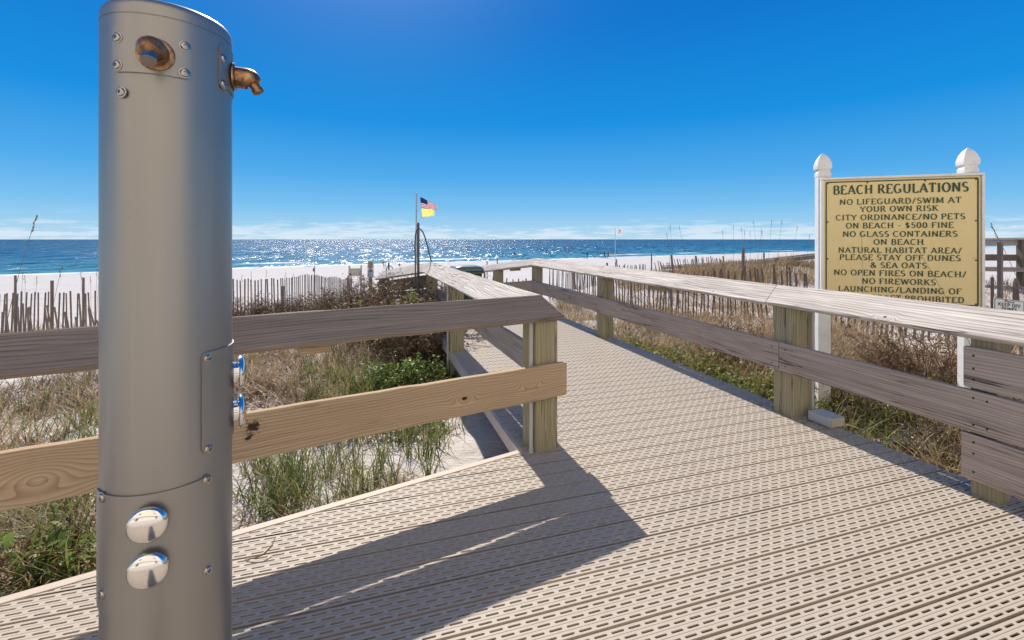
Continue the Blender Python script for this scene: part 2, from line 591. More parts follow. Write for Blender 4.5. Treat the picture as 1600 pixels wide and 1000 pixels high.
def water_fn(n, b):
    p = n.pos()
    x, y, z = n.xyz(p)
    dsh = n.m('ADD', n.m('MULTIPLY', x, -0.535), n.m('MULTIPLY', y, 0.845))
    al = n.m('ADD', n.m('MULTIPLY', x, 0.845), n.m('MULTIPLY', y, 0.535))
    q = n.comb(n.m('MULTIPLY', al, 0.25), dsh, 0.0)
    bign = n.noise(q, 0.03, 3, 0.6)
    dn = n.m('ADD', dsh, n.m('MULTIPLY', n.m('SUBTRACT', bign, 0.5), 40.0))
    dl = n.m('LOGARITHM', n.m('MAXIMUM', n.m('SUBTRACT', dn, 70.0), 2.0), 10.0)
    col = n.ramp(n.m('DIVIDE', dl, 4.0), [(0.0, (0.20, 0.36, 0.33)), (0.27, (0.09, 0.27, 0.30)), (0.38, (0.008, 0.12, 0.17)), (0.52, (0.002, 0.06, 0.12)), (0.75, (0.001, 0.03, 0.08)), (1.0, (0.001, 0.010, 0.04))])
    # foam: breaker line, swash edge, loose caps
    fn1 = n.noise(n.comb(n.m('MULTIPLY', al, 0.05), n.m('MULTIPLY', dsh, 0.3), 0.0), 1.0, 5, 0.65, 0.4)
    wig = n.m('MULTIPLY', n.m('SUBTRACT', n.noise(n.comb(n.m('MULTIPLY', al, 0.03), 0.0, 0.0), 1.0, 3), 0.5), 12.0)
    ds = n.m('ADD', dsh, wig)
    edge = n.sm(n.m('ABSOLUTE', n.m('SUBTRACT', ds, 82.5)), 0.5, 3.4, 1.0, 0.0)
    br = n.sm(n.m('ABSOLUTE', n.m('SUBTRACT', ds, 97.0)), 0.6, 3.2, 1.0, 0.0)
    brk = n.m('MULTIPLY', br, n.sm(n.noise(n.comb(n.m('MULTIPLY', al, 0.035), 3.0, 0.0), 1.0, 2), 0.48, 0.60))
    foam = n.m('MAXIMUM', n.m('MULTIPLY', edge, n.sm(fn1, 0.30, 0.5)), n.m('MULTIPLY', brk, n.sm(fn1, 0.25, 0.5)))
    caps = n.noise(n.comb(n.m('MULTIPLY', al, 0.22), n.m('MULTIPLY', dsh, 0.13), 0.0), 1.0, 5, 0.7, 0.6)
    foam = n.m('MAXIMUM', foam, n.m('MULTIPLY', n.sm(caps, 0.655, 0.71), 0.75))
    col = n.mix(foam, col, (0.85, 0.87, 0.87))
    n.put(b.inputs['Base Color'], col)
    n.put(b.inputs['Roughness'], n.m('ADD', n.m('MULTIPLY', foam, 0.5), 0.24))
    b.inputs['IOR'].default_value = 1.33
    b.inputs['Specular IOR Level'].default_value = 0.2
    # wave facets: two independent slope fields, big swell modulating short waves
    gust = n.sm(n.noise(n.comb(n.m('MULTIPLY', al, 0.03), n.m('MULTIPLY', dsh, 0.035), 5.0), 1.0, 4, 0.6), 0.35, 0.65, 0.7, 1.25)
    c1 = n.vm('SUBTRACT', n.noise(n.comb(n.m('MULTIPLY', x, 0.62), n.m('MULTIPLY', y, 0.11), 0.0), 1.0, 3, 0.65, 0.0, color=True), (0.5, 0.5, 0.5))
    c2 = n.vm('SUBTRACT', n.noise(n.comb(n.m('MULTIPLY', x, 0.16), n.m('MULTIPLY', y, 0.03), 4.0), 1.0, 2, 0.6, 0.0, color=True), (0.5, 0.5, 0.5))
    c3 = n.vm('SUBTRACT', n.noise(n.comb(n.m('MULTIPLY', x, 2.3), n.m('MULTIPLY', y, 0.9), 9.0), 1.0, 1, 0.6, 0.0, color=True), (0.5, 0.5, 0.5))
    sl_ = n.vm('ADD', n.vm('MULTIPLY', c1, (2.7, 2.7, 0.0)), n.vm('MULTIPLY', c2, (0.9, 0.9, 0.0)))
    sl_ = n.vm('ADD', sl_, n.vm('MULTIPLY', c3, (1.15, 1.15, 0.0)))
    sl_ = n.vm('MULTIPLY', sl_, n.comb(gust, gust, 0.0))
    n.put(b.inputs['Normal'], n.vm('NORMALIZE', n.vm('ADD', sl_, (0.0, 0.0, 1.0))))


M_water = mat('sea_water', water_fn)


def steel_fn(n, b):
    co = n.coord('Object')
    a = n.noise(n.vm('MULTIPLY', co, (14, 14, 0.5)), 1.0, 4, 0.6)
    bl = n.noise(co, 3.5, 4, 0.6)
    sm_ = n.noise(co, 45, 3, 0.7)
    col = n.mix(n.m('ADD', n.m('MULTIPLY', a, 0.5), n.m('MULTIPLY', bl, 0.5)), (0.275, 0.262, 0.245), (0.365, 0.350, 0.33))
    spk = n.sm(n.noise(co, 28, 4, 0.75), 0.66, 0.74)
    col = n.mix(n.m('MULTIPLY', spk, 0.35), col, (0.2, 0.18, 0.16))
    run = n.sm(n.noise(n.vm('MULTIPLY', co, (30, 30, 0.9)), 1.0, 5, 0.7), 0.52, 0.74)
    run = n.m('MULTIPLY', run, n.sm(n.noise(n.vm('MULTIPLY', co, (5, 5, 1.6)), 1.0, 3), 0.42, 0.62))
    col = n.mix(n.m('MULTIPLY', run, 0.5), col, (0.48, 0.45, 0.41))
    n.put(b.inputs['Base Color'], col)
    b.inputs['Metallic'].default_value = 0.8
    n.put(b.inputs['Roughness'], n.m('ADD', n.m('ADD', n.m('MULTIPLY', bl, 0.16), n.m('MULTIPLY', run, 0.18)), 0.34))
    n.put(b.inputs['Normal'], n.bump(n.m('ADD', n.m('MULTIPLY', a, 0.3), n.m('MULTIPLY', sm_, 0.2)), 0.05, 0.003))


M_steel = mat('brushed_steel', steel_fn)
M_chrome = mat('chrome', color=(0.80, 0.775, 0.74), rough=0.13, metal=1.0)
M_screw = mat('screw_steel', color=(0.42, 0.39, 0.36), rough=0.25, metal=1.0)


def brass_fn(n, b):
    co = n.coord('Object')
    a = n.noise(co, 40, 4, 0.65)
    col = n.ramp(a, [(0.34, (0.10, 0.055, 0.04)), (0.5, (0.34, 0.18, 0.09)), (0.66, (0.58, 0.37, 0.20))])
    n.put(b.inputs['Base Color'], col)
    b.inputs['Metallic'].default_value = 0.8
    b.inputs['Roughness'].default_value = 0.38


M_brass = mat('tarnished_brass', brass_fn)
M_dark = mat('dark_recess', color=(0.02, 0.02, 0.02), rough=0.8)


def leafy(name, cols, rough=0.6, trans=0.25):
    def fn(n, b):
        isl = n.island()
        k = len(cols)
        col = n.ramp(isl, [(i / max(k - 1, 1), c) for i, c in enumerate(cols)])
        if k > 2:
            ns = n.noise(n.pos(), 1.7, 3)
            col = n.mix(n.m('MULTIPLY', n.sm(ns, 0.45, 0.7), 0.4), col, tuple(c * 0.55 for c in cols[0]))
        n.put(b.inputs['Base Color'], col)
        b.inputs['Roughness'].default_value = rough
        b.inputs['Specular IOR Level'].default_value = 0.3
        if trans:
            t = n.new('ShaderNodeBsdfTranslucent')
            n.put(t.inputs[0], col)
            mx = n.new('ShaderNodeMixShader')
            mx.inputs[0].default_value = trans
            n.t.links.new(b.outputs[0], mx.inputs[1])
            n.t.links.new(t.outputs[0], mx.inputs[2])
            n.t.links.new(mx.outputs[0], n.t.nodes['Material Output'].inputs[0])
    return mat(name, fn)


M_green = leafy('beach_grass_green', [(0.09, 0.14, 0.03), (0.15, 0.21, 0.045), (0.25, 0.27, 0.075), (0.38, 0.31, 0.13), (0.12, 0.18, 0.04)], trans=0.4)
M_dry = leafy('dry_grass_tan', [(0.36, 0.25, 0.12), (0.50, 0.37, 0.20), (0.23, 0.145, 0.075), (0.42, 0.28, 0.13), (0.58, 0.46, 0.29)], trans=0.3)
M_litter = leafy('brown_litter', [(0.18, 0.105, 0.055), (0.28, 0.175, 0.09), (0.12, 0.07, 0.04), (0.38, 0.25, 0.14)], trans=0.35)
M_twig = leafy('bare_twig', [(0.17, 0.105, 0.065), (0.26, 0.165, 0.10), (0.11, 0.07, 0.045), (0.34, 0.24, 0.16)], trans=0.0)
M_leafg = leafy('green_leaf', [(0.10, 0.19, 0.025), (0.18, 0.28, 0.04), (0.27, 0.35, 0.06), (0.14, 0.23, 0.035)], rough=0.5, trans=0.42)
M_leafy = leafy('yellow_green_leaf', [(0.20, 0.24, 0.035), (0.30, 0.31, 0.05), (0.14, 0.18, 0.03), (0.36, 0.33, 0.07)], rough=0.5, trans=0.42)
M_stalk = leafy('sea_oat_stalk', [(0.16, 0.12, 0.08), (0.24, 0.19, 0.12)], trans=0.0)
M_white = mat('white_vinyl', lambda n, b: n.put(b.inputs['Base Color'], n.mix(n.sm(n.noise(n.pos(), 7, 5, 0.7), 0.5, 0.8), (0.80, 0.78, 0.75), (0.66, 0.62, 0.57))), rough=0.4)


def signcol(n, b):
    p = n.coord('Object')
    a = n.noise(p, 2.2, 5, 0.6)
    col = n.mix(a, (0.86, 0.69, 0.34), (0.77, 0.60, 0.27))
    st = n.sm(n.noise(n.vm('MULTIPLY', p, (14, 14, 1.2)), 1.0, 4, 0.6), 0.55, 0.8)
    col = n.mix(n.m('MULTIPLY', st, 0.25), col, (0.36, 0.26, 0.11))
    n.put(b.inputs['Base Color'], col)


M_sign = mat('mustard_sign_paint', signcol, rough=0.45)
M_letter = mat('dark_green_paint', color=(0.008, 0.06, 0.03), rough=0.5)
M_black = mat('black_paint', color=(0.02, 0.02, 0.022), rough=0.5)
M_wsign = mat('white_sign_paint', color=(0.72, 0.74, 0.76), rough=0.5)
M_conduit = mat('grey_conduit', color=(0.46, 0.46, 0.44), rough=0.5)
M_pole = mat('dark_galvanised_pipe', color=(0.10, 0.095, 0.09), rough=0.45, metal=0.5)
M_binlid = mat('lit_bin_lid', color=(0.10, 0.17, 0.16), rough=0.35)  # bin green lightened, the light on the lid put into its colour
M_bin = mat('green_bin_plastic', color=(0.010, 0.045, 0.032), rough=0.4)
M_red = leafy('flag_red', [(0.55, 0.015, 0.03)] * 2, 0.8, 0.4)
M_navy = leafy('flag_navy', [(0.02, 0.03, 0.12)] * 2, 0.8, 0.4)
M_fwhite = leafy('flag_white', [(0.78, 0.76, 0.75)] * 2, 0.8, 0.35)
M_yellow = leafy('flag_yellow', [(0.86, 0.78, 0.20)] * 2, 0.8, 0.55)
M_cream = mat('cream_board_paint', color=(0.50, 0.44, 0.33), rough=0.6)
M_bluegrey = mat('blue_grey_paint', color=(0.30, 0.34, 0.42), rough=0.6)
M_wire = mat('rusty_wire', color=(0.16, 0.12, 0.09), rough=0.6)


# ------------------------------------------------------------------ ground and sea
def build_ground():
    nx = 260
    ys = np.concatenate([np.arange(-9, 14, 0.10), 14 * 1.022 ** np.arange(0, 118)])
    ts = np.linspace(-1, 1, nx)
    ts = np.sign(ts) * np.abs(ts) ** 1.25
    half = 9 + np.maximum(ys, 0) * 1.55
    X = ts[None, :] * half[:, None]
    Y = np.repeat(ys[:, None], nx, 1)
    Z = ground(X, Y)
    V = np.stack([X, Y, Z], -1).reshape(-1, 3)
    i = np.arange(len(ys) - 1)[:, None] * nx + np.arange(nx - 1)[None, :]
    Fq = np.stack([i, i + 1, i + nx + 1, i + nx], -1).reshape(-1, 4)
    o = np_mesh('beach_sand', V, Fq, M_sand, smooth=True)
    tag(o, kind='structure')
    b = MB()
    ax, pn = np.array((0.845, 0.535)), SHORE_N
    c0 = pn * 76
    vs = []
    for d_ in (0, 60, 400, 45000):
        for a_ in (-45000, -400, 0, 400, 45000):
            q = c0 + pn * d_ + ax * a_
            vs.append((q[0], q[1], SEA_Z))
    b.add(vs, [(r_ * 5 + k, r_ * 5 + k + 1, r_ * 5 + k + 6, r_ * 5 + k + 5) for r_ in range(3) for k in range(4)])
    tag(link('sea_water', b.mesh('sea_water'), M_water), kind='structure')


build_ground()


# ------------------------------------------------------------------ boardwalk deck (slotted vinyl planks)
def seg_poly(P, s):
    """intervals of r (across) where the line at distance s along U lies in polygon P"""
    rs = []
    for i in range(len(P)):
        a, b = P[i], P[i - 1]
        sa, sb = a @ U, b @ U
        if (sa > s) != (sb > s):
            t = (s - sa) / (sb - sa)
            rs.append((a + (b - a) * t) @ Vv)
    rs.sort()
    return [(rs[i], rs[i + 1]) for i in range(0, len(rs) - 1, 2)]


def build_deck():
    pitch, pw = 0.134, 0.1238
    rows = 4
    sp, hl, hw, hx = 0.068, 0.0262, 0.0047, 0.0222
    V, F4 = [], []
    dep = -0.006

    def quad(a, b_, c_, d_):
        o = len(V)
        V.extend((a, b_, c_, d_))
        F4.append((o, o + 1, o + 2, o + 3))

    P3 = lambda r_, s, z: (r_ * Vv[0] + s * U[0], r_ * Vv[1] + s * U[1], z)
    smin, smax = min(p @ U for p in DK), max(p @ U for p in DK)
    for k in range(int(smin / pitch) - 1, int(smax / pitch) + 2):
        s0 = k * pitch
        rh = pw / rows
        jit = rng.uniform(-0.02, 0.02)
        for q in range(rows):
            a, b_ = s0 + q * rh, s0 + (q + 1) * rh
            c_ = (a + b_) / 2
            for r0, r1 in seg_poly(DK, c_):
                if r1 - r0 < 0.1:
                    continue
                ph = jit + (0.5 * sp if q % 2 else 0)
                j0 = math.ceil((r0 + 0.04 - ph) / sp)
                j1 = math.floor((r1 - 0.04 - ph) / sp)
                if j1 < j0:
                    quad(P3(r0, a, 0), P3(r1, a, 0), P3(r1, b_, 0), P3(r0, b_, 0))
                    continue
                st = ph + j0 * sp - sp / 2
                en = ph + j1 * sp + sp / 2
                quad(P3(r0, a, 0), P3(st, a, 0), P3(st, b_, 0), P3(r0, b_, 0))
                quad(P3(en, a, 0), P3(r1, a, 0), P3(r1, b_, 0), P3(en, b_, 0))
                for j in range(j0, j1 + 1):
                    rc = ph + j * sp
                    L_, R_ = rc - sp / 2, rc + sp / 2
                    o = len(V)
                    top = [(rc - hl, c_), (rc - hx, c_ - hw), (rc + hx, c_ - hw), (rc + hl, c_), (rc + hx, c_ + hw), (rc - hx, c_ + hw)]
                    V.extend([P3(L_, a, 0), P3(R_, a, 0), P3(R_, b_, 0), P3(L_, b_, 0)])
                    V.extend([P3(x, y, 0) for x, y in top])
                    V.extend([P3(x, y, dep) for x, y in top])
                    h = o + 4
                    F4.extend([(o, o + 1, h + 2, h + 1), (o + 1, o + 2, h + 4, h + 3), (o + 2, o + 3, h + 5, h + 4), (o + 3, o, h + 1, h + 0)])
                    F4.extend([(o + 3, h + 0, h + 5, h + 5), (o + 1, h + 3, h + 2, h + 2)])
                    for e in range(6):
                        F4.append((h + e, h + (e + 1) % 6, h + 6 + (e + 1) % 6, h + 6 + e))
        # plank flanks and the lower tongue in the gap
        for (r0, r1), (r2, r3), (r4, r5) in zip(seg_poly(DK, s0 + pw / 2), seg_poly(DK, s0) or [(-99, 99)] * 3, seg_poly(DK, s0 + pitch) or [(-99, 99)] * 3):
            r0, r1 = max(r0, r2, r4), min(r1, r3, r5)
            if r1 <= r0:
                continue
            e0, e1 = s0, s0 + pw
            quad(P3(r0, e1, 0), P3(r1, e1, 0), P3(r1, e1, -0.02), P3(r0, e1, -0.02))
            quad(P3(r0, e0, -0.02), P3(r1, e0, -0.02), P3(r1, e0, 0), P3(r0, e0, 0))
            quad(P3(r0, e1, -0.011), P3(r1, e1, -0.011), P3(r1, s0 + pitch, -0.011), P3(r0, s0 + pitch, -0.011))
    me = bpy.data.meshes.new('boardwalk_deck')
    faces = [f if f[2] != f[3] else f[:3] for f in F4]
    me.from_pydata(V, [], faces)
    me.update()
    tag(link('boardwalk_deck', me, M_deck), kind='structure')
    # near-black sheet below, standing in for the shade under the slots
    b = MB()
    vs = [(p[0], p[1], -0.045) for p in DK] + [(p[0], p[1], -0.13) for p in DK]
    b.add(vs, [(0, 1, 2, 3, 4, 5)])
    tag(link('deck_shade_sheet', b.mesh('deck_shade_sheet'), M_under), kind='structure')
    # edge trims
    def trim(a, c_, nm, wd=0.045, ztop=0.004, h=0.10, m_=M_vinyl):
        a, c_ = np.array(a), np.array(c_)
        dr = (c_ - a) / np.linalg.norm(c_ - a)
        q0, q1 = a, c_
        o = plank(nm, (q0[0], q0[1], ztop - h / 2), (q1[0], q1[1], ztop - h / 2), (0, 0, 1), h, wd, m_, None, bevel=0.003)
        tag(o, kind='structure')
    trim(DA, DB, 'boardwalk_edge_board')
    trim(DB, DL, 'boardwalk_edge_board', 0.03, 0.002, 0.09)
    trim(DR, np.array((3.5 + 0.3134 * 1.6, -1.6)), 'boardwalk_edge_board', 0.02, -0.004, 0.07)
    # the part that turns and goes down to the beach
    b = MB()
    n_ = 32
    for i in range(n_):
        t0, t1 = i * 0.14, i * 0.14 + 0.132
        z0, z1 = -0.004 - 0.12 * t0, -0.004 - 0.12 * t1
        a0, a1, c0, c1 = DL + Q * t0, DR + Q * t0, DR + Q * t1, DL + Q * t1
        top = [(a0[0], a0[1], z0), (a1[0], a1[1], z0), (c0[0], c0[1], z1), (c1[0], c1[1], z1)]
        bot = [(x, y, z - 0.03) for x, y, z in top]
        b.add(top + bot, [(0, 1, 2, 3), (7, 6, 5, 4), (0, 4, 5, 1), (1, 5, 6, 2), (2, 6, 7, 3), (3, 7, 4, 0)])
    tag(link('boardwalk_ramp', b.mesh('boardwalk_ramp'), M_deck), kind='structure')


build_deck()

# ------------------------------------------------------------------ railings
ZR, ZL, HB, TH = 1.025, 0.885, 0.14, 0.038


def offs(P, d):
    """polyline P (list of 2-vectors) offset by d to the right with mitres"""
    out = []
    n = len(P)
    nr = lambda a, b: np.array(((b - a)[1], -(b - a)[0])) / np.linalg.norm(b - a)
    for i in range(n):
        if i == 0:
            o = nr(P[0], P[1]) * d
        elif i == n - 1:
            o = nr(P[-2], P[-1]) * d
        else:
            a, b = nr(P[i - 1], P[i]), nr(P[i], P[i + 1])
            o = (a + b) * d / (1 + a @ b)
        out.append(P[i] + o)
    return out


def cap_board(P, Zs, i, t0, t1, side, m_, parent):
    """board of the gable cap on one side of segment i from fraction t0 to t1 (mitred at polyline corners)"""
    k = 0.7071
    hb = HB if side > 0 or parent.name.endswith('.002') else HB + 0.022
    zl = ZR - hb
    prof = [(0.0015, ZR), (hb, zl), (hb - TH * k, zl - TH * k), (0.0015, ZR - 1.414 * TH)]
    vs = []
    for (d_, z) in prof:
        q = offs(P, d_ * side)
        a, b = q[i], q[i + 1]
        for t in (t0, t1):
            g = 0.0002 if 0 < t < 1 else 0.0
            tt = t + (g if t == t0 else -g)
            p = a + (b - a) * tt
            vs.append(Vector((p[0], p[1], z + Zs[i] + (Zs[i + 1] - Zs[i]) * tt)))
    fs = [(0, 1, 3, 2), (2, 3, 5, 4), (4, 5, 7, 6), (6, 7, 1, 0), (0, 2, 4, 6), (1, 7, 5, 3)]
    W = frame(vs[2], vs[3] - vs[2], vs[0] - vs[2])
    Wi = W.inverted()
    b = MB()
    b.add([Wi @ v for v in vs], fs)
    return link('cap_board', b.mesh('cap_board'), m_, parent, W, bevel=0.004)


def rail_post(p, dirv, parent, w_=0.172, zb=-0.25, zt=0.868, m_=None, nm='post'):
    d_ = Vector((dirv[0], dirv[1], 0))
    return plank(nm, (p[0], p[1], zb), (p[0], p[1], zt), d_, w_, w_, m_ or M_post, parent, bevel=0.006)


def conduit(p, parent, z0=-0.3, z1=0.87, r_=0.0135):
    b = MB()
    b.tube([(0, 0, 0), (0, 0, z1 - z0)], r_, 10)
    for z in (0.28, 0.82):
        b.tube([(0, 0, z), (0, 0, z + 0.05)], r_ * 1.25, 10)
    o = link('conduit', b.mesh('conduit'), M_conduit, parent, Matrix.Translation((p[0], p[1], z0)), smooth=True)
    return o


def lower_board(a, b, z0, z1, dirn, side, m_, parent, off=0.108, th=0.038, nm='rail_board', dz0=0.0, dz1=0.0):
    r_ = np.array((dirn[1], -dirn[0])) * side * off
    zc = (z0 + z1) / 2
    return plank(nm, (a[0] + r_[0], a[1] + r_[1], zc + dz0), (b[0] + r_[0], b[1] + r_[1], zc + dz1), (0, 0, 1), z1 - z0, th, m_, parent)


def nail_heads(pts, parent, nrm, r_=0.006):
    """dark rusted nail heads and holes on a board face"""
    zq = Vector(nrm).to_track_quat('Z', 'Y').to_matrix().to_4x4()
    b = MB()
    b.lathe([(r_, 0), (r_ * 0.6, 0.0015)], Matrix.Identity(4), 8)
    me = b.mesh('nail_head')
    me.materials.append(M_dark)
    for p in pts:
        link('nail_head', me, None, parent, Matrix.Translation(p) @ zq)


# front railing, behind the shower
Pf = [C - Wd * 5.6, C, C + UL * 4.8, C + UL * 4.8 + Q * 2.3]
# cap lines share the mitre at C and at the far corner
Zf = [0, 0, 0, -0.28]
fr = thing('timber_railing', (C[0] - Wd[0] * 2, C[1] - Wd[1] * 2, 0), 'timber railing with shade-darkened cap and warm tan rail behind the steel shower column', 'railing', 'timber railings of the boardwalk')
cap_board(Pf, Zf, 0, 0.0, 1.0, 1, M_capshade, fr)
cap_board(Pf, Zf, 0, 0.0, 1.0, -1, M_cap, fr)
e = C + Wd * 0.16
lower_board(C - Wd * 3.1, C + Wd * 0.135, 0.355, 0.579, Wd, 1, M_tan, fr, off=0.107)
lower_board(C - Wd * 5.6, C - Wd * 3.104, 0.355, 0.579, Wd, 1, M_tan, fr, off=0.107)
rail_post(C, Wd, fr)
rail_post(C - Wd * 3.1, Wd, fr)
conduit(C - Wd * 0.108 + np.array((Wd[1], -Wd[0])) * 0.06, fr)
q = C - Wd * 1.42
plank('splice_block', (q[0] - Wd[0] * .075, q[1] - Wd[1] * .075, 0.838), (q[0] + Wd[0] * .075, q[1] + Wd[1] * .075, 0.838), (0, 0, 1), 0.05, 0.15, M_tan, fr)

# left railing of the boardwalk and its descending end
lr = thing('timber_railing', (C[0] + UL[0] * 2.5, C[1] + UL[1] * 2.5, 0), 'sunlit gabled timber railing on the left edge of the boardwalk, ending at the green bin', 'railing', 'timber railings of the boardwalk')
for side in (-1, 1):
    for t0, t1 in ((0, 0.37), (0.37, 1.0)):
        cap_board(Pf, Zf, 1, t0, t1, side, M_cap, lr)
    cap_board(Pf, Zf, 2, 0, 1, side, M_cap, lr)
p2 = C + UL * 2.82
rail_post(p2, UL, lr)
rail_post(C + UL * 4.8, UL, lr)
conduit(p2 - UL * 0.02 - np.array((UL[1], -UL[0])) * 0.105, lr, z0=-0.4)
lower_board(C + UL * 0.10, C + UL * 4.8, 0.355, 0.579, UL, 1, M_grey, lr, off=0.107)
a, b_ = C + UL * 4.9, C + UL * 4.8 + Q * 2.3
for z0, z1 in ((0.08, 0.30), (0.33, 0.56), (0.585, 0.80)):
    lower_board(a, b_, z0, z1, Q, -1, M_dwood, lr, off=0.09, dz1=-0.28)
rail_post(b_ - Q * 0.1, Q, lr, zb=-0.9, zt=0.868 - 0.28)

# right railing
Pr = [rline(-1.2), Rc, Rc + Q * 4.0]
Zr = [0, 0, -0.48]
Ur = (Rc - rline(-1.2)) / np.linalg.norm(Rc - rline(-1.2))
LR = np.linalg.norm(Rc - rline(-1.2))
rr = thing('timber_railing', (2.2, 3.7, 0), 'bleached timber railing with knotty cap running in front of the regulations sign', 'railing', 'timber railings of the boardwalk')


def tY(Y):
    return (Y + 1.2) / (Rc[1] + 1.2)


cuts = [0.0, tY(3.82), tY(6.62), 1.0]
for side in (-1, 1):
    for t0, t1 in zip(cuts[:-1], cuts[1:]):
        cap_board(Pr, Zr, 0, t0, t1, side, M_cap, rr)
    cap_board(Pr, Zr, 1, 0, 1, side, M_cap, rr)
for Y in (3.70, 6.60):
    rail_post(rline(Y), Ur, rr, zt=0.868)
rail_post(rline(2.50) + np.array((-Ur[1], Ur[0])) * 0.025, Ur, rr, w_=0.115, zt=0.868)
rail_post(Rc, Ur, rr)
rail_post(Rc + Q * 1.4, Q, rr, zb=-0.7, zt=0.868 - 0.168)
rail_post(Rc + Q * 3.8, Q, rr, zb=-1.0, zt=0.868 - 0.456)
nrl = np.array((-Ur[1], Ur[0]))
rail_post(rline(3.70) + Ur * 0.02 - nrl * 0.165, Ur, rr, w_=0.10)
for a, b_ in ((-1.2, 3.70), (3.704, 6.60), (6.604, 9.26)):
    lower_board(rline(a), rline(b_), 0.355, 0.579, Ur, -1, M_grey, rr, off=0.107)
lower_board(Rc, Rc + Q * 4, 0.355, 0.579, Q, -1, M_grey, rr, off=0.107, dz1=-0.48)
lower_board(rline(-1.2), rline(2.565), 0.594, 0.812, Ur, -1, M_grey, rr, off=0.105)
lower_board(rline(-1.2), rline(2.575), 0.092, 0.338, Ur, -1, M_grey, rr, off=0.105)
for Y, z in ((5.35, 0.838),):
    q = rline(Y)
    plank('splice_block', (*(q - Ur * .1), z), (*(q + Ur * .1), z), (0, 0, 1), 0.05, 0.15, M_post, rr)
q = Rc + Q * 0.75
plank('splice_block', (*(q - Q * .1), 0.838 - .08), (*(q + Q * .1), 0.838 - .1), (0, 0, 1), 0.05, 0.15, M_post, rr)
pn = rline(2.52)
face = nrl * 0.1265
nails = []
for z in (0.395, 0.54, 0.64, 0.70, 0.77, 0.14, 0.24, 0.30):
    for dY in (0.0, -0.055):
        if dY and z not in (0.395, 0.54):
            continue
        q = rline(2.52 + dY) + (nrl * 0.1285 if 0.35 < z < 0.58 else nrl * 0.1265)
        nails.append((q[0], q[1], z))
for Y in (3.64, 3.76, 6.55, 6.66):
    for z in (0.40, 0.53):
        q = rline(Y) + nrl * 0.1285
        nails.append((q[0], q[1], z))
nail_heads(nails, rr, (nrl[0], nrl[1], 0))
conduit(rline(3.60) - nrl * 0.105, rr, z0=-0.02, r_=0.011)

# small grey junction box on the deck edge at the railing post
jb = thing('junction_box', (*(rline(3.47) - nrl * 0.06), 0.0), 'small grey electrical box lying on the deck edge against the second right railing post', 'electrical box')
q = rline(3.47) - nrl * 0.07
plank('box_body', (q[0] - Ur[0] * 0.09, q[1] - Ur[1] * 0.09, 0.04), (q[0] + Ur[0] * 0.09, q[1] + Ur[1] * 0.09, 0.04), (0, 0, 1), 0.072, 0.15, M_conduit, jb, bevel=0.012)
plank('box_cover', (q[0] - Ur[0] * 0.098, q[1] - Ur[1] * 0.098, 0.042), (q[0] - Ur[0] * 0.0905, q[1] - Ur[1] * 0.0905, 0.042), (0, 0, 1), 0.066, 0.13, M_cream, jb, bevel=0.002)

# ------------------------------------------------------------------ steel shower column
AX = np.array((-0.8044, 1.0779))
CR = 0.125
E1 = -AX / np.linalg.norm(AX)
E2 = np.array((-E1[1], E1[0]))      # to the right as seen from the camera
ZTOP = 1.912


def cyl_hit(x, y, r_=CR):
    """(angle, z) where the view ray of photo pixel (x, y) meets the column"""
    dv = np.array(((x - 800) / F, 1.0))
    a = dv @ dv
    b = -2 * dv @ AX
    c_ = AX @ AX - r_ * r_
    disc = max(b * b - 4 * a * c_, 0)
    t = (-b - math.sqrt(disc)) / (2 * a)
    p = dv * t - AX
    return math.atan2(p @ E2, p @ E1), H + (HY - y) / F * t


def cyl_pt(ph, z, r_=CR):
    q = AX + r_ * (math.cos(ph) * E1 + math.sin(ph) * E2)
    return Vector((q[0], q[1], z))


def cyl_frame(ph, z, r_=CR):
    nrm = math.cos(ph) * E1 + math.sin(ph) * E2
    return Matrix.Translation(cyl_pt(ph, z, r_)) @ Vector((nrm[0], nrm[1], 0)).to_track_quat('Z', 'Y').to_matrix().to_4x4()


sh = thing('shower_column', (AX[0], AX[1], 0), 'tall brushed steel outdoor shower column with brass nozzles and domed push buttons', 'shower')
b = MB()
zc = ZTOP - 0.04
prof = [(CR + 0.012, 0.0), (CR + 0.012, 0.012), (CR, 0.014), (CR, zc - 0.001), (CR - 0.0008, zc), (CR - 0.0008, zc + 0.0015)]
b.lathe(prof, Matrix.Translation((AX[0], AX[1], 0)), 96)
link('column_tube', b.mesh('column_tube'), M_steel, sh, smooth=True)
b = MB()
prof = [(CR, zc + 0.0018)] + [(CR - 0.022 + 0.022 * math.cos(a_), ZTOP - 0.022 + 0.022 * math.sin(a_)) for a_ in np.linspace(0, R(88), 8)] + [(CR * 0.5, ZTOP + 0.004), (0.01, ZTOP + 0.006)]
b.lathe(prof, Matrix.Translation((AX[0], AX[1], 0)), 96)
link('column_cap', b.mesh('column_cap'), M_steel, sh, smooth=True)


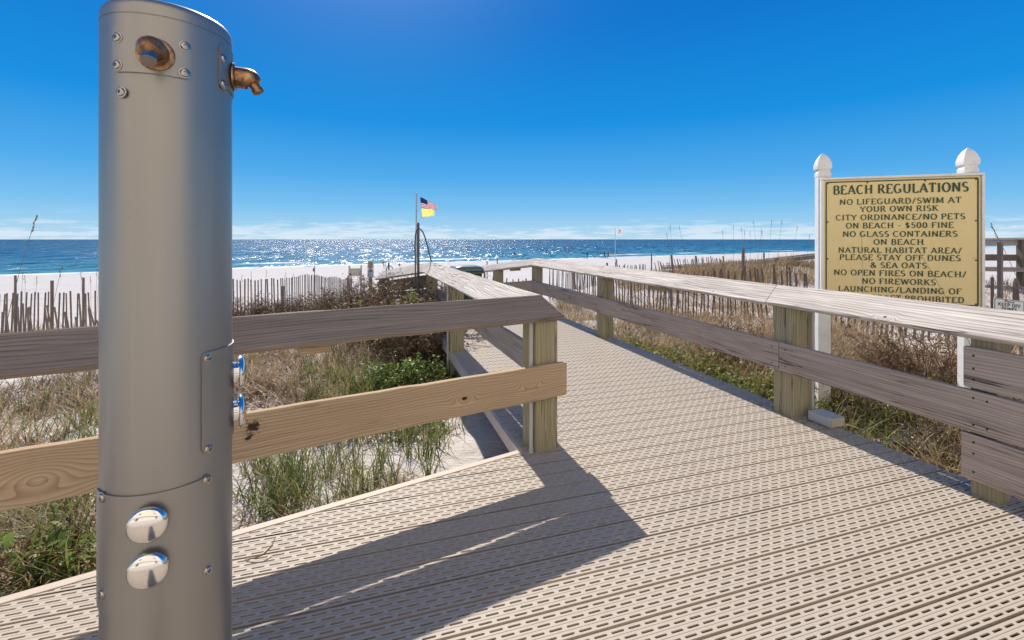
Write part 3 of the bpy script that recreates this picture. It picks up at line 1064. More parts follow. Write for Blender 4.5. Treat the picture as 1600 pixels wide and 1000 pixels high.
def cover_plate(p0, p1, z0, z1, rc=0.012, th=0.0036):
    """curved plate hugging the tube between angles p0..p1 and heights z0..z1"""
    n = 40
    vs, fs = [], []
    for i in range(n + 1):
        ph = p0 + (p1 - p0) * i / n
        d_ = min(i, n - i) / n * (p1 - p0) * CR
        cut = rc - math.sqrt(max(rc * rc - (rc - min(d_, rc)) ** 2, 0)) if d_ < rc else 0.0
        for r_ in (CR + 0.0004, CR + th):
            vs.append(cyl_pt(ph, z0 + cut, r_))
            vs.append(cyl_pt(ph, z1 - cut, r_))
    for i in range(n):
        o, q_ = i * 4, i * 4 + 4
        fs += [(o + 2, q_ + 2, q_ + 3, o + 3), (o + 3, q_ + 3, q_ + 1, o + 1), (o + 2, o, q_, q_ + 2)]
    fs += [(0, 2, 3, 1), (n * 4, n * 4 + 1, n * 4 + 3, n * 4 + 2)]
    b = MB()
    b.add(vs, fs)
    me = b.mesh('cover_plate')
    o = link('cover_plate', me, M_steel, sh)
    for poly in me.polygons:
        poly.use_smooth = True
    me.set_sharp_from_angle(angle=R(30))
    return o


def screw(ph, z, parent):
    b = MB()
    b.lathe([(0.0112, 0.002), (0.0112, 0.0046), (0.0092, 0.0050), (0.0090, 0.0062), (0.0072, 0.0082), (0.0044, 0.0088), (0.0038, 0.0088), (0.0030, 0.0055), (0.0005, 0.0055)], cyl_frame(ph, z), 16)
    return link('screw', b.mesh('screw'), M_screw, parent, smooth=True)


def screw_px(x, y, parent):
    ph, z = cyl_hit(x, y)
    return screw(ph, z, parent)


# plates: top front, top side, lower front, lower side
A0, zt1 = cyl_hit(178, 52)
A1, _ = cyl_hit(298, 80)
A2, zb1 = cyl_hit(298, 126)
pc = (A0 + A1) / 2
zmid = cyl_hit(232, 84)[1]
pl1 = cover_plate(A0, A1, zb1, zb1 + 0.098)
for x, y in ((186, 60), (186, 103), (288, 73), (288, 115)):
    screw_px(x, y, pl1)
screw_px(192, 145, sh)
B0, _ = cyl_hit(341, 120)
wdt = A1 - A0
zp = zb1 + 0.02
pl2 = cover_plate(B0, B0 + wdt, zp - 0.012, zp + 0.088)
screw_px(347, 92, pl2)
screw_px(347, 132, pl2)


def nozzle(ph, z, parent, m_tip=None):
    """brass elbow: flange, fat bend turning down, thin outlet tip"""
    Fm = cyl_frame(ph, z, CR + 0.0036)
    up = Vector((0, 0, 1))
    out = Fm.to_3x3() @ Vector((0, 0, 1))
    o0 = Fm.to_translation()
    b = MB()
    b.lathe([(0.034, 0.0), (0.034, 0.003), (0.031, 0.005), (0.028, 0.006)], Fm, 28)
    fl = link('nozzle_flange', b.mesh('nozzle_flange'), M_brass, parent, smooth=True)
    b = MB()
    pts, rd = [], []
    for t in np.linspace(0, 1, 9):
        a_ = R(62) * max(0, (t - 0.25) / 0.75)
        pts.append(o0 + out * (0.003 + 0.026 * min(t / 0.4, 1) + 0.018 * math.sin(a_)) - up * (0.026 * (1 - math.cos(a_))))
        rd.append(0.0255 - 0.0080 * max(0, (t - 0.45) / 0.55) ** 1.5)
    rd[-1] = 0.012
    b.tube(pts, rd, 24)
    link('nozzle_elbow', b.mesh('nozzle_elbow'), M_brass, fl, smooth=True)
    b = MB()
    e = pts[-1]
    dr = (out * 0.50 - up * 0.86).normalized()
    b.tube([e - dr * 0.010, e + dr * 0.010, e + dr * 0.011, e + dr * 0.021, e + dr * 0.021], [0.0120, 0.0120, 0.0138, 0.0138, 0.005], 18)
    link('nozzle_tip', b.mesh('nozzle_tip'), m_tip or M_brass, fl, smooth=True)


phn, zn = cyl_hit(244, 86)
nozzle(phn, zn, pl1, M_screw)
phs = phn + R(90)
nozzle(B0 + wdt * 0.47, zp + 0.032, pl2)

D0, zb3 = cyl_hit(159, 938)
D0 = max(D0, R(-84))
D1, zt3 = cyl_hit(331, 740)
pl3 = cover_plate(R(-82), D1, cyl_hit(331, 912)[1], zt3, rc=0.006)
for x, y in ((163, 776), (322, 749), (323, 890), (163, 926)):
    screw_px(x, y, pl3)
E0, zt4 = cyl_hit(314, 552)
_, zb4 = cyl_hit(316, 709)
pl4 = cover_plate(E0, E0 + (D1 - R(-82)), zb4, zt4, rc=0.008)
for x, y in ((323, 560), (324, 701)):
    screw_px(x, y, pl4)


def push_button(ph, z, parent, Rr=0.0365):
    b = MB()
    pr = [(0.026, 0.002), (0.026, 0.012), (Rr * 0.97, 0.013), (Rr, 0.015), (Rr * 0.985, 0.0175)]
    for a_ in np.linspace(0.12, 1, 9):
        pr.append((Rr * 0.985 * math.cos(a_ * math.pi / 2) + 0.0004, 0.0175 + 0.0135 * math.sin(a_ * math.pi / 2)))
    b.lathe(pr, cyl_frame(ph, z), 40)
    link('push_button', b.mesh('push_button'), M_chrome, parent, smooth=True)


for x, y in ((235, 813), (235.5, 883)):
    ph, z = cyl_hit(x, y)
    push_button(ph, z, pl3)
phb, _ = cyl_hit(231, 822)
zz = zb4 + (zt4 - zb4) * 0.5
for dz_ in (0.044, -0.054):
    push_button(R(87), cyl_hit(362, 606)[1] + dz_ - 0.012, pl4, 0.042)

# ------------------------------------------------------------------ stroke lettering (broad-nib capitals with serifs)
PI = math.pi


def arc(cx, cy, rx, ry, a0, a1, n=9):
    return [(cx + rx * math.cos(R(a0 + (a1 - a0) * i / n)), cy + ry * math.sin(R(a0 + (a1 - a0) * i / n))) for i in range(n + 1)]


GL = {
    'A': (.78, [[(.05, 0), (.39, 1)], [(.39, 1), (.73, 0)], [(.18, .33), (.60, .33)]], [(.05, 0), (.73, 0)]),
    'B': (.68, [[(.13, 0), (.13, 1)], [(.13, 1), (.36, 1)] + arc(.36, .76, .20, .24, 90, -90) + [(.13, .52)], [(.36, .52)] + arc(.38, .26, .24, .26, 90, -90) + [(.13, 0)]], []),
    'C': (.74, [arc(.40, .5, .33, .5, 48, 312, 14)], []),
    'D': (.76, [[(.13, 0), (.13, 1)], [(.13, 1), (.36, 1)] + arc(.36, .5, .33, .5, 90, -90, 12) + [(.13, 0)]], []),
    'E': (.64, [[(.13, 0), (.13, 1)], [(.13, 1), (.57, 1), (.58, .86)], [(.13, .52), (.47, .52)], [(.13, 0), (.58, 0), (.60, .16)]], [(.08, 0)]),
    'F': (.60, [[(.13, 0), (.13, 1)], [(.13, 1), (.56, 1), (.57, .86)], [(.13, .52), (.46, .52)]], [(.13, 0)]),
    'G': (.80, [arc(.40, .5, .33, .5, 48, 320, 14), [(.67, 0.08), (.67, .42), (.48, .42)]], []),
    'H': (.82, [[(.14, 0), (.14, 1)], [(.68, 0), (.68, 1)], [(.14, .52), (.68, .52)]], [(.14, 0), (.14, 1), (.68, 0), (.68, 1)]),
    'I': (.32, [[(.16, 0), (.16, 1)]], [(.16, 0), (.16, 1)]),
    'K': (.76, [[(.13, 0), (.13, 1)], [(.62, 1), (.14, .44)], [(.30, .60), (.66, 0)]], [(.13, 0), (.13, 1), (.62, 1), (.68, 0)]),
    'L': (.60, [[(.13, 0), (.13, 1)], [(.13, 0), (.55, 0), (.57, .17)]], [(.13, 1)]),
    'M': (.96, [[(.12, 0), (.14, 1)], [(.14, 1), (.48, .1)], [(.48, .1), (.82, 1)], [(.82, 1), (.84, 0)]], [(.12, 0), (.84, 0), (.12, 1), (.84, 1)]),
    'N': (.84, [[(.13, 0), (.13, 1)], [(.13, 1), (.70, 0)], [(.70, 0), (.70, 1)]], [(.13, 0), (.70, 1)]),
    'O': (.82, [arc(.41, .5, .34, .5, 90, 450, 20)], []),
    'P': (.64, [[(.13, 0), (.13, 1)], [(.13, 1), (.34, 1)] + arc(.34, .74, .23, .26, 90, -90) + [(.13, .48)]], [(.13, 0)]),
    'R': (.74, [[(.13, 0), (.13, 1)], [(.13, 1), (.34, 1)] + arc(.34, .75, .22, .25, 90, -90) + [(.13, .50)], [(.36, .50), (.66, 0)]], [(.13, 0), (.67, 0)]),
    'S': (.60, [arc(.30, .755, .21, .245, 35, 270, 10) + arc(.30, .255, .23, .255, 90, -145, 10)], []),
    'T': (.70, [[(.35, 0), (.35, 1)], [(.05, .84), (.06, 1), (.64, 1), (.65, .84)]], [(.35, 0)]),
    'U': (.80, [[(.13, 1), (.13, .34)] + arc(.40, .34, .27, .34, 180, 360) + [(.67, 1)]], [(.13, 1), (.67, 1)]),
    'V': (.76, [[(.06, 1), (.38, 0)], [(.38, 0), (.70, 1)]], [(.06, 1), (.70, 1)]),
    'W': (1.06, [[(.06, 1), (.30, 0)], [(.30, 0), (.53, .95)], [(.53, .95), (.77, 0)], [(.77, 0), (1.0, 1)]], [(.06, 1), (1.0, 1)]),
    'Y': (.74, [[(.06, 1), (.37, .46)], [(.37, .46), (.68, 1)], [(.37, .46), (.37, 0)]], [(.06, 1), (.68, 1), (.37, 0)]),
    '/': (.50, [[(.06, -.05), (.44, 1.05)]], []),
    '-': (.46, [[(.08, .42), (.38, .42)]], []),
    '&': (.86, [[(.78, 0), (.28, .62)] + arc(.36, .79, .15, .2, 200, -20) + [(.46, .62), (.2, .42)] + arc(.30, .23, .21, .23, 150, 300) + [(.60, .2), (.72, .46)]], []),
    '$': (.62, [arc(.31, .72, .20, .20, 30, 270, 10) + arc(.31, .30, .22, .22, 90, -150, 10), [(.31, -.05), (.31, 1.05)]], []),
    '5': (.60, [[(.52, 1), (.16, 1), (.14, .56)] + arc(.28, .31, .24, .31, 110, -140, 12)], []),
    '0': (.64, [arc(.32, .5, .24, .5, 90, 450, 18)], []),
    'l': (.26, [[(.12, 0), (.12, 1)]], []), 'e': (.5, [[(.10, .34), (.42, .34)] + arc(.26, .30, .17, .30, 10, 310, 12)], []),
    'a': (.54, [arc(.25, .28, .17, .28, 60, 380, 12), [(.43, .58), (.43, 0)]], []), 's': (.44, [arc(.22, .44, .13, .14, 35, 270) + arc(.22, .15, .14, .15, 90, -145)], []),
}


def text_line(s_, thick=0.20, thin=0.085, serif=0.10, space=0.42, track=0.14):
    """list of quads (in em units) + total width; broad-nib strokes"""
    quads, x = [], 0.0
    for ch in s_:
        if ch == ' ':
            x += space
            continue
        wd, strokes, serifs = GL[ch]
        for st in strokes:
            L, Rr = [], []
            k = len(st)
            for i, p in enumerate(st):
                a, b = st[max(i - 1, 0)], st[min(i + 1, k - 1)]
                tx, ty = b[0] - a[0], b[1] - a[1]
                ln = math.hypot(tx, ty) or 1
                tx, ty = tx / ln, ty / ln
                # thick verticals and falling diagonals, thin horizontals and rising diagonals
                wgt = thin + (thick - thin) * max(0.0, abs(ty) ** 1.5 - (0.55 if tx * ty > 0.15 and abs(tx) > 0.15 and k == 2 else 0))
                L.append((x + p[0] - ty * wgt / 2, p[1] + tx * wgt / 2))
                Rr.append((x + p[0] + ty * wgt / 2, p[1] - tx * wgt / 2))
            for i in range(k - 1):
                quads.append((L[i], Rr[i], Rr[i + 1], L[i + 1]))
        for (sx, sy) in serifs:
            hy = thin * 0.9
            y0 = sy - (hy if sy > 0.5 else 0)
            quads.append(((x + sx - serif - .04, y0), (x + sx + serif + .04, y0), (x + sx + serif + .04, y0 + hy), (x + sx - serif - .04, y0 + hy)))
        x += wd + track
    return quads, x - track


def lettering(text, W, cx, base, cap, width, m_, parent, lift=0.002, **kw):
    """flat painted letters on a board frame W (x right, y up, z out)"""
    _, tw = text_line(text, **kw)
    kx = width / tw
    words = text.split(' ')
    for k, wd in enumerate(words):              # one part per word
        x0 = text_line(' '.join(words[:k]) + ' ' + wd, **kw)[1] - text_line(wd, **kw)[1] if k else 0.0
        b = MB()
        for i, q_ in enumerate(text_line(wd, **kw)[0]):
            z = lift + 0.00002 * i
            b.add([W @ Vector((cx - width / 2 + (x0 + p[0]) * kx, base + p[1] * cap, z)) for p in q_], [(0, 1, 2, 3)])
        link('lettering', b.mesh('lettering'), m_, parent)


# ------------------------------------------------------------------ regulations sign
SR = np.array((1.0237 * 4.09, 4.09))
SL = np.array((0.680 * 1.085 * 4.09, 1.085 * 4.09))
sd = (SR - SL) / np.linalg.norm(SR - SL)
SWd = np.linalg.norm(SR - SL)
sgn = np.array((sd[1], -sd[0]))          # towards the viewer
SZ0, SZ1 = 0.785, 1.972
sg = thing('beach_sign', (*((SL + SR) / 2), gz(*((SL + SR) / 2))), 'large mustard beach regulations board on two white posts with pointed finials', 'sign')
WS = frame((SL[0], SL[1], SZ0), (sd[0], sd[1], 0), (0, 0, 1))
SHt = SZ1 - SZ0
b = MB()
b.box((SWd / 2, SHt / 2, -0.012), (SWd - 0.002, SHt - 0.002, 0.02))
bd = link('sign_board', b.mesh('sign_board'), M_sign, sg, WS)
fw = 0.022


def wbox(nm, c, s_, m_, par, bev=0.003):
    b = MB()
    b.box(c, s_)
    return link(nm, b.mesh(nm), m_, par, WS, bevel=bev)


wbox('sign_frame', (SWd / 2, SHt + fw / 2 + 0.001, -0.01), (SWd + 2 * fw, fw, 0.045), M_white, sg)
wbox('sign_frame', (SWd / 2, -fw / 2 - 0.001, -0.01), (SWd + 2 * fw, fw, 0.045), M_white, sg)
wbox('sign_frame', (-fw / 2 - 0.001, SHt / 2, -0.01), (fw, SHt - 0.002, 0.045), M_white, sg)
wbox('sign_frame', (SWd + fw / 2 + 0.001, SHt / 2, -0.01), (fw, SHt - 0.002, 0.045), M_white, sg)
b = MB()
mg, lw = 0.022, 0.010
for c, s_ in (((SWd / 2, SHt - mg), (SWd - 2 * mg, lw)), ((SWd / 2, mg), (SWd - 2 * mg, lw)), ((mg, SHt / 2), (lw, SHt - 2 * mg - lw)), ((SWd - mg, SHt / 2), (lw, SHt - 2 * mg - lw))):
    b.box((c[0], c[1], 0.0005), (s_[0], s_[1], 0.003))
link('border_line', b.mesh('border_line'), M_letter, bd, WS)
lines = [("BEACH REGULATIONS", 1302, 1513, 294.5, 0.082), ("NO LIFEGUARD/SWIM AT", 1312, 1502, 314, 0.050), ("YOUR OWN RISK", 1344, 1466, 326, 0.050), ("CITY ORDINANCE/NO PETS", 1306, 1508, 339, 0.050),
         ("ON BEACH - $500 FINE", 1322, 1490, 352, 0.050), ("NO GLASS CONTAINERS", 1317, 1496, 365.5, 0.050), ("ON BEACH", 1365, 1443, 378, 0.050), ("NATURAL HABITAT AREA/", 1310, 1503, 391, 0.050),
         ("PLEASE STAY OFF DUNES", 1312, 1501, 402.5, 0.050), ("& SEA OATS", 1360, 1448, 414.5, 0.050), ("NO OPEN FIRES ON BEACH/", 1303, 1510, 427, 0.050), ("NO FIREWORKS", 1347, 1462, 440, 0.050),
         ("LAUNCHING/LANDING OF", 1310, 1502, 453, 0.050), ("WATERCRAFT PROHIBITED", 1310, 1506, 466, 0.050)]


def sign_u(x):
    """distance along the board for a photo column"""
    k = (x - 800) / F
    t = (k * SL[1] - SL[0]) / (sd[0] - k * sd[1])
    return t


for s_, x0, x1, yc, cap in lines:
    u0, u1 = sign_u(x0), sign_u(x1)
    um = (u0 + u1) / 2
    Ym = SL[1] + sd[1] * um
    v = H + (HY - yc) / F * Ym - SZ0
    big = cap > 0.06
    lettering(s_, WS, um, v - cap / 2, cap, u1 - u0, M_letter, bd, thick=0.20 if big else 0.155, thin=0.085 if big else 0.10, serif=0.085)
for u_ in (0.035, SWd / 2 - 0.25, SWd / 2 + 0.2, SWd - 0.035):
    for v_ in ((SHt - 0.035,) if 0.1 < u_ < SWd - 0.1 else (0.035, SHt * 0.36, SHt * 0.66, SHt - 0.035)):
        b = MB()
        b.lathe([(0.008, 0), (0.007, 0.003), (0.003, 0.004)], WS @ Matrix.Translation((u_, v_, 0)), 10)
        link('board_bolt', b.mesh('board_bolt'), M_wire, bd)


def finial_post(p, parent, ztop, zb=-0.35, w_=0.127):
    pt = plank('sign_post', (p[0], p[1], zb), (p[0], p[1], ztop), (sd[0], sd[1], 0), w_, w_, M_white, parent, bevel=0.006)
    b = MB()
    Mp = frame((p[0], p[1], ztop), (sd[0], sd[1], 0), (-sd[1], sd[0], 0))
    prof = [(0.52, 0), (0.52, 0.035), (0.44, 0.05), (0.44, 0.058), (0.56, 0.075), (0.585, 0.10), (0.56, 0.125), (0.46, 0.165), (0.30, 0.20), (0.10, 0.225), (0.02, 0.232)]
    vs, fs = [], []
    for hw_, z in prof:
        a = hw_ * w_
        vs += [Mp @ Vector((sx * a, sy * a, z)) for sx, sy in ((-1, -1), (1, -1), (1, 1), (-1, 1))]
    for i in range(len(prof) - 1):
        fs += [(i * 4 + j, i * 4 + (j + 1) % 4, i * 4 + 4 + (j + 1) % 4, i * 4 + 4 + j) for j in range(4)]
    fs += [(3, 2, 1, 0), tuple(range(len(vs) - 4, len(vs)))]
    b.add(vs, fs)
    me = b.mesh('finial')
    link('finial', me, M_white, pt)


finial_post(SL + sd * 0.022 - sgn * 0.095, sg, 2.015, w_=0.106)
finial_post(SR - sd * 0.045 - sgn * 0.095, sg, 2.005, w_=0.104)

# small tilted notice
kp = px(1577, 480, 5.3)
ko = thing('dune_notice', (kp.x, kp.y, gz(kp.x, kp.y)), 'small tilted white keep off dunes notice on a stake right of the regulations board', 'sign')
xd = Vector((0.985, -0.10, -0.13)).normalized()
WK = frame(kp, xd, (0.06, 0.12, 1))
b = MB()
b.box((0, -0.01, -0.004), (0.325, 0.20, 0.006))
kb = link('notice_panel', b.mesh('notice_panel'), M_wsign, ko, WK, bevel=0.002)
b = MB()
for c, s_ in (((0, 0.082), (0.310, 0.005)), ((0, -0.102), (0.310, 0.005)), ((-0.154, -0.01), (0.005, 0.180)), ((0.154, -0.01), (0.005, 0.180))):
    b.box((c[0], c[1], 0.0005), (s_[0], s_[1], 0.002))
link('border_line', b.mesh('border_line'), M_black, kb, WK)
lettering("Please", WK, 0.0, 0.052, 0.026, 0.10, M_black, kb, thick=0.2, thin=0.14)
lettering("KEEP OFF", WK, 0.0, 0.005, 0.036, 0.235, M_black, kb, thick=0.2, thin=0.17, serif=0.0)
lettering("DUNES", WK, 0.0, -0.043, 0.036, 0.16, M_black, kb, thick=0.2, thin=0.17, serif=0.0)
plank('stake', (kp.x, kp.y + 0.03, gz(kp.x, kp.y) - 0.1), (kp.x + 0.005, kp.y + 0.03, kp.z + 0.08), (1, 0, 0), 0.04, 0.03, M_fpost, ko)

# ------------------------------------------------------------------ the building behind the viewer (seen in the chrome, bounces warm light)
M_stucco = mat('cream_stucco', lambda n, b: n.put(b.inputs['Base Color'], n.mix(n.noise(n.pos(), 1.5, 5, 0.6), (0.80, 0.70, 0.57), (0.74, 0.64, 0.51))), rough=0.85)
M_glass = mat('window_glass', color=(0.03, 0.04, 0.05), rough=0.08)
cb = thing('condo_building', (0, -9, -0.4), 'cream stucco beach building with balconies behind the boardwalk', 'building')
b = MB()
b.box((2, -16, 12), (46, 8, 25))
link('wall', b.mesh('wall'), M_stucco, cb)
for fl in range(1):
    plank('balcony_slab', (-20.5, -11.6, 3.1 + fl * 3), (24.5, -11.6, 3.1 + fl * 3), (0, 0, 1), 0.22, 0.76, M_stucco, cb, bevel=0.01)
for i in range(0, 10, 3):
    for fl in range(0, 6, 2):
        b = MB()
        b.box((-18 + i * 4.4, -11.985, 1.35 + fl * 3), (2.2, 0.02, 2.1))
        link('window', b.mesh('window'), M_glass, cb)


# ------------------------------------------------------------------ sand fences
def fence(P, hts, label, group='slatted sand fences on the dunes', spacing=0.1, lean=0.06, lean_dir=0.0, bay=2.4, pw=0.036, posts=(), broken=0.0, wires=True, sink=0.12, jit=0.05):
    """P: list of 2-vectors; hts: picket height at each vertex"""
    P = [np.array(p, float) for p in P]
    mid = P[len(P) // 2]
    root = thing('sand_fence', (mid[0], mid[1], gz(*mid)), label, 'fence', group)
    seg = [np.linalg.norm(P[i + 1] - P[i]) for i in range(len(P) - 1)]
    cum = np.concatenate([[0], np.cumsum(seg)])

    def at(s):
        i = min(max(np.searchsorted(cum, s) - 1, 0), len(seg) - 1)
        t = (s - cum[i]) / seg[i]
        return P[i] + (P[i + 1] - P[i]) * t, (P[i + 1] - P[i]) / seg[i], hts[i] + (hts[i + 1] - hts[i]) * t
    nb = max(1, int(round(cum[-1] / bay)))
    ph = rng.uniform(0, 9)
    for k in range(nb):
        b = MB()
        s0, s1 = cum[-1] * k / nb, cum[-1] * (k + 1) / nb
        n = int((s1 - s0) / spacing)
        wl = [[], [], []]
        for i in range(n):
            s = s0 + (i + 0.5) * (s1 - s0) / n + rng.uniform(-0.15, 0.15) * spacing * min(1.0, jit * 16)
            p, dr, h = at(s)
            h = h * (1 + rng.uniform(-jit, jit))
            g = gz(*p)
            ln = lean_dir + lean * (0.6 * math.sin(s * 1.3 + ph) + rng.uniform(-0.7, 0.7))
            sw = rng.uniform(-0.10, 0.10) * lean * 2
            if rng.rand() < broken:
                h *= rng.uniform(0.55, 0.8)
            up = Vector((dr[0] * ln - dr[1] * sw, dr[1] * ln + dr[0] * sw, 1)).normalized()
            M3 = frame((0, 0, 0), up, (dr[0], dr[1], 0)).to_3x3()
            c = Vector((p[0], p[1], g - sink)) + up * (h + sink) / 2
            b.box(tuple(c), (h + sink, pw * rng.uniform(0.8, 1.15), 0.011), M3)
            base = Vector((p[0], p[1], g))
            for q, f in enumerate((0.18, 0.52, 0.86)):
                wl[q].append(base + up * h * f + Vector((-dr[1], dr[0], 0)) * 0.012)
        sp = link('slat_panel', b.mesh('slat_panel'), M_fence, root, None)
        sp_w = Matrix.Identity(4)
        if wires and n > 2:
            b = MB()
            for q in range(3):
                b.tube(wl[q], 0.0022, 3, cap=False)
            link('tie_wire', b.mesh('tie_wire'), M_wire, root)
    for (s, hp, r_, ln) in posts:
        p, dr, h = at(s * cum[-1])
        g = gz(*p)
        off = np.array((-dr[1], dr[0])) * 0.04
        plank('fence_post', (p[0] + off[0], p[1] + off[1], g - 0.3), (p[0] + off[0] + dr[0] * ln * hp, p[1] + off[1] + dr[1] * ln * hp, g + hp), (dr[0], dr[1], 0), r_, r_ * 0.9, M_fpost, root)
    return root


def pY(x, Y):
    return np.array(((x - 800) / F * Y, Y))


fence([pY(-120, 10.6), pY(60, 11.2), pY(200, 12.2)], [1.13, 1.13, 1.12], 'slatted sand fence with upright grey pickets and two tall posts, far left', jit=0.03, lean=0.04, spacing=0.085, pw=0.031, posts=((0.62, 1.42, 0.06, 0.0), (0.77, 1.5, 0.048, 0.0)))
fence([pY(-90, 9.6), pY(70, 9.9), pY(185, 10.6)], [0.82, 0.84, 0.8], 'half collapsed older slatted sand fence leaning in front of an upright one, far left', spacing=0.088, lean=0.10, lean_dir=-0.10, broken=0.25, pw=0.032, jit=0.1)
fence([pY(300, 12.8), pY(365, 13.0), pY(440, 14.2), pY(475, 15.4), pY(530, 18.5), pY(550, 21)], [1.22, 1.26, 1.32, 1.45, 1.30, 1.2], 'curving slatted sand fence rising and dropping beside the steel shower column, before the beach', spacing=0.098, lean=0.03, jit=0.02, pw=0.036, posts=((0.93, 1.35, 0.06, 0), (0.28, 1.1, 0.07, 0)))
fence([(7.6, 4.4), (7.0, 6.5), (6.0, 9.5), (3.6, 13.5), (1.35, 17.2)], [1.05, 1.08, 1.12, 1.15, 1.1], 'slatted sand fence running behind the right railing and the regulations sign', spacing=0.105, lean=0.09, posts=((0.155, 1.62, 0.05, 0.0), (0.6, 1.2, 0.05, 0.05), (0.8, 1.25, 0.05, -0.05)), jit=0.07)
fence([pY(895, 21), pY(950, 22.5), pY(1010, 22.8)], [0.85, 1.0, 0.95], 'short bulging slatted sand fence on bare sand behind the right railing', spacing=0.095, lean=0.10, posts=((0.05, 1.1, 0.07, -0.15), (0.58, 1.15, 0.08, -0.15), (0.64, 1.15, 0.04, 0.0)))
fence([pY(1030, 24.0), pY(1110, 25.0), pY(1200, 26.5), pY(1275, 27)], [1.15, 1.25, 1.2, 1.0], 'leaning slatted sand fence behind the grassy dune', spacing=0.11, lean=0.10, lean_dir=-0.22, posts=((0.25, 1.35, 0.08, -0.25), (0.42, 1.4, 0.06, -0.2), (0.68, 1.55, 0.07, 0)))
fence([pY(830, 15.2), pY(770, 15.6), pY(700, 16.2)], [0.95, 0.95, 0.9], 'low slatted sand fence seen through the far end of the right railing', spacing=0.11, lean=0.12, posts=((0.5, 1.2, 0.05, 0.1),))


def stake(x, Y, ytop, wd, label, lean=0.0, cat='post', zb=None):
    t = px(x, ytop, Y)
    z0 = gz(t.x, Y) - 0.2
    o = plank('wooden_post', (t.x - lean, Y, z0), (t.x, Y, t.z), (1, 0, 0), wd, wd * 0.9, M_fpost, None, bevel=0.004)
    tag(o, label, cat, 'lone wooden posts on the sand')


stake(1161, 17.5, 388, 0.085, 'thick dark wooden post standing in the dune grass behind the right railing')
stake(1049, 16.5, 398, 0.065, 'tilted grey wooden post at the left end of the dune grass', -0.12)
stake(1018, 20, 396, 0.045, 'slim upright wooden post behind the bulging sand fence')
stake(963, 38, 405, 0.09, 'short dark stake on the bare beach below the white flag', -0.2)
stake(761, 45, 407.5, 0.10, 'left one of two stakes on the beach above the green bin')
stake(777, 45, 403.5, 0.10, 'right one of two stakes on the beach above the green bin')
stake(24, 10.4, 430, 0.035, 'thin pole rising above the pickets at the far left')


# ------------------------------------------------------------------ hooped pipes
def hoop(p0, z0, ztop, pts, label, r_, r2):
    root = thing('pipe_stand', (p0[0], p0[1], z0), label, 'pipe stand', 'dark pipe stands with a bent hoop')
    b = MB()
    b.tube([(p0[0], p0[1], z0), (p0[0], p0[1], ztop - 0.02), (p0[0], p0[1], ztop)], [r_, r_, r_ * 0.7], 10)
    link('upright', b.mesh('upright'), M_pole, root, smooth=True)
    b = MB()
    b.tube(pts, r2, 8)
    link('hoop', b.mesh('hoop'), M_pole, root, smooth=True)
    b = MB()
    b.tube([(p0[0], p0[1], pts[0][2] - 0.0), (p0[0], p0[1], pts[0][2] + 0.05)], r_ * 1.35, 10)
    return root


hp = [px(x, y, 7.72 + dy) for x, y, dy in ((649, 445, -.05), (649, 418, -.05), (648.3, 385, -.05), (648.8, 370, -.03), (650.3, 361, -.02), (653, 357.3, 0), (657, 358, .02), (661, 363, .03), (664.5, 372, .05), (668, 385, .06), (671, 398, .06), (675, 412, .08))]
cpt = px(653.6, 348, 7.72)
hoop((cpt.x, cpt.y), -0.6, cpt.z, hp, 'tall dark pipe stand with a bent hoop at the far left railing corner', 0.021, 0.0115)
hp = [px(x, y, 13) for x, y in ((604, 445), (604, 424), (604.6, 418), (606.5, 415), (610, 415.5), (613, 418.5), (615.5, 424))]
cpt = px(607.5, 410, 13)
hoop((cpt.x, cpt.y), -1.1, cpt.z, hp, 'small distant dark pipe stand with a bent hoop beyond the railing end', 0.022, 0.012)


# ------------------------------------------------------------------ flags
def cloth(hoist_top, L, Hh, droop, shear, nu, nv, seed, dirx=(1, 0.35)):
    """wavy cloth grid with thickness-free surface: returns verts and index function"""
    dv = Vector((dirx[0], dirx[1], 0)).normalized()
    nv_ = Vector((-dv.y, dv.x, 0))
    vs = []
    for j in range(nv + 1):
        for i in range(nu + 1):
            u, v = i / nu, j / nv
            wv = 0.07 * L * math.sin(u * 7.5 + v * 1.2 + seed) * u + 0.03 * L * math.sin(u * 15 + seed * 2 - v * 2) * u
            p = Vector(hoist_top) + dv * (L * u * (1 - 0.05 * v)) + nv_ * wv
            p.z += -Hh * v * (1 - shear * u) - droop * u ** 1.15 + 0.015 * L * math.sin(u * 9 + seed)
            vs.append(p + dv * (0.06 * L * v))
    return vs


fpY = 35.0
ft, fb = px(651, 303, fpY), px(649.5, 418, fpY)
fp = thing('flagpole', (fb.x, fb.y, gz(fb.x, fb.y)), 'tall grey flagpole on the beach carrying two flags', 'flagpole')
b = MB()
b.tube([(fb.x, fb.y, gz(fb.x, fb.y) - 0.2), (ft.x, ft.y, ft.z - 0.1)], [0.075, 0.05], 10)
link('pole', b.mesh('pole'), M_conduit, fp, smooth=True)
b = MB()
b.lathe([(0.01, -0.09), (0.07, -0.05), (0.09, 0), (0.07, 0.05), (0.01, 0.09)], Matrix.Translation(ft), 12)
link('pole_ball', b.mesh('pole_ball'), M_conduit, fp, smooth=True)
b = MB()
b.tube([ft - Vector((-0.1, 0, 0.15)), px(656.5, 308, fpY), px(658.5, 340, fpY), px(652, 350, fpY)], 0.012, 4)
link('halyard', b.mesh('halyard'), M_conduit, fp)
nu, nv = 24, 13
vs = cloth(px(656.3, 308, fpY), 1.32, 0.86, 0.62, 0.62, nu, nv, 0.4)
me = bpy.data.meshes.new('stars_and_stripes_flag')
me.from_pydata([tuple(v) for v in vs], [], [(j * (nu + 1) + i, j * (nu + 1) + i + 1, (j + 1) * (nu + 1) + i + 1, (j + 1) * (nu + 1) + i) for j in range(nv) for i in range(nu)])
usf = link('flag', me, M_red, None, smooth=True)
me.materials.append(M_fwhite)
me.materials.append(M_navy)
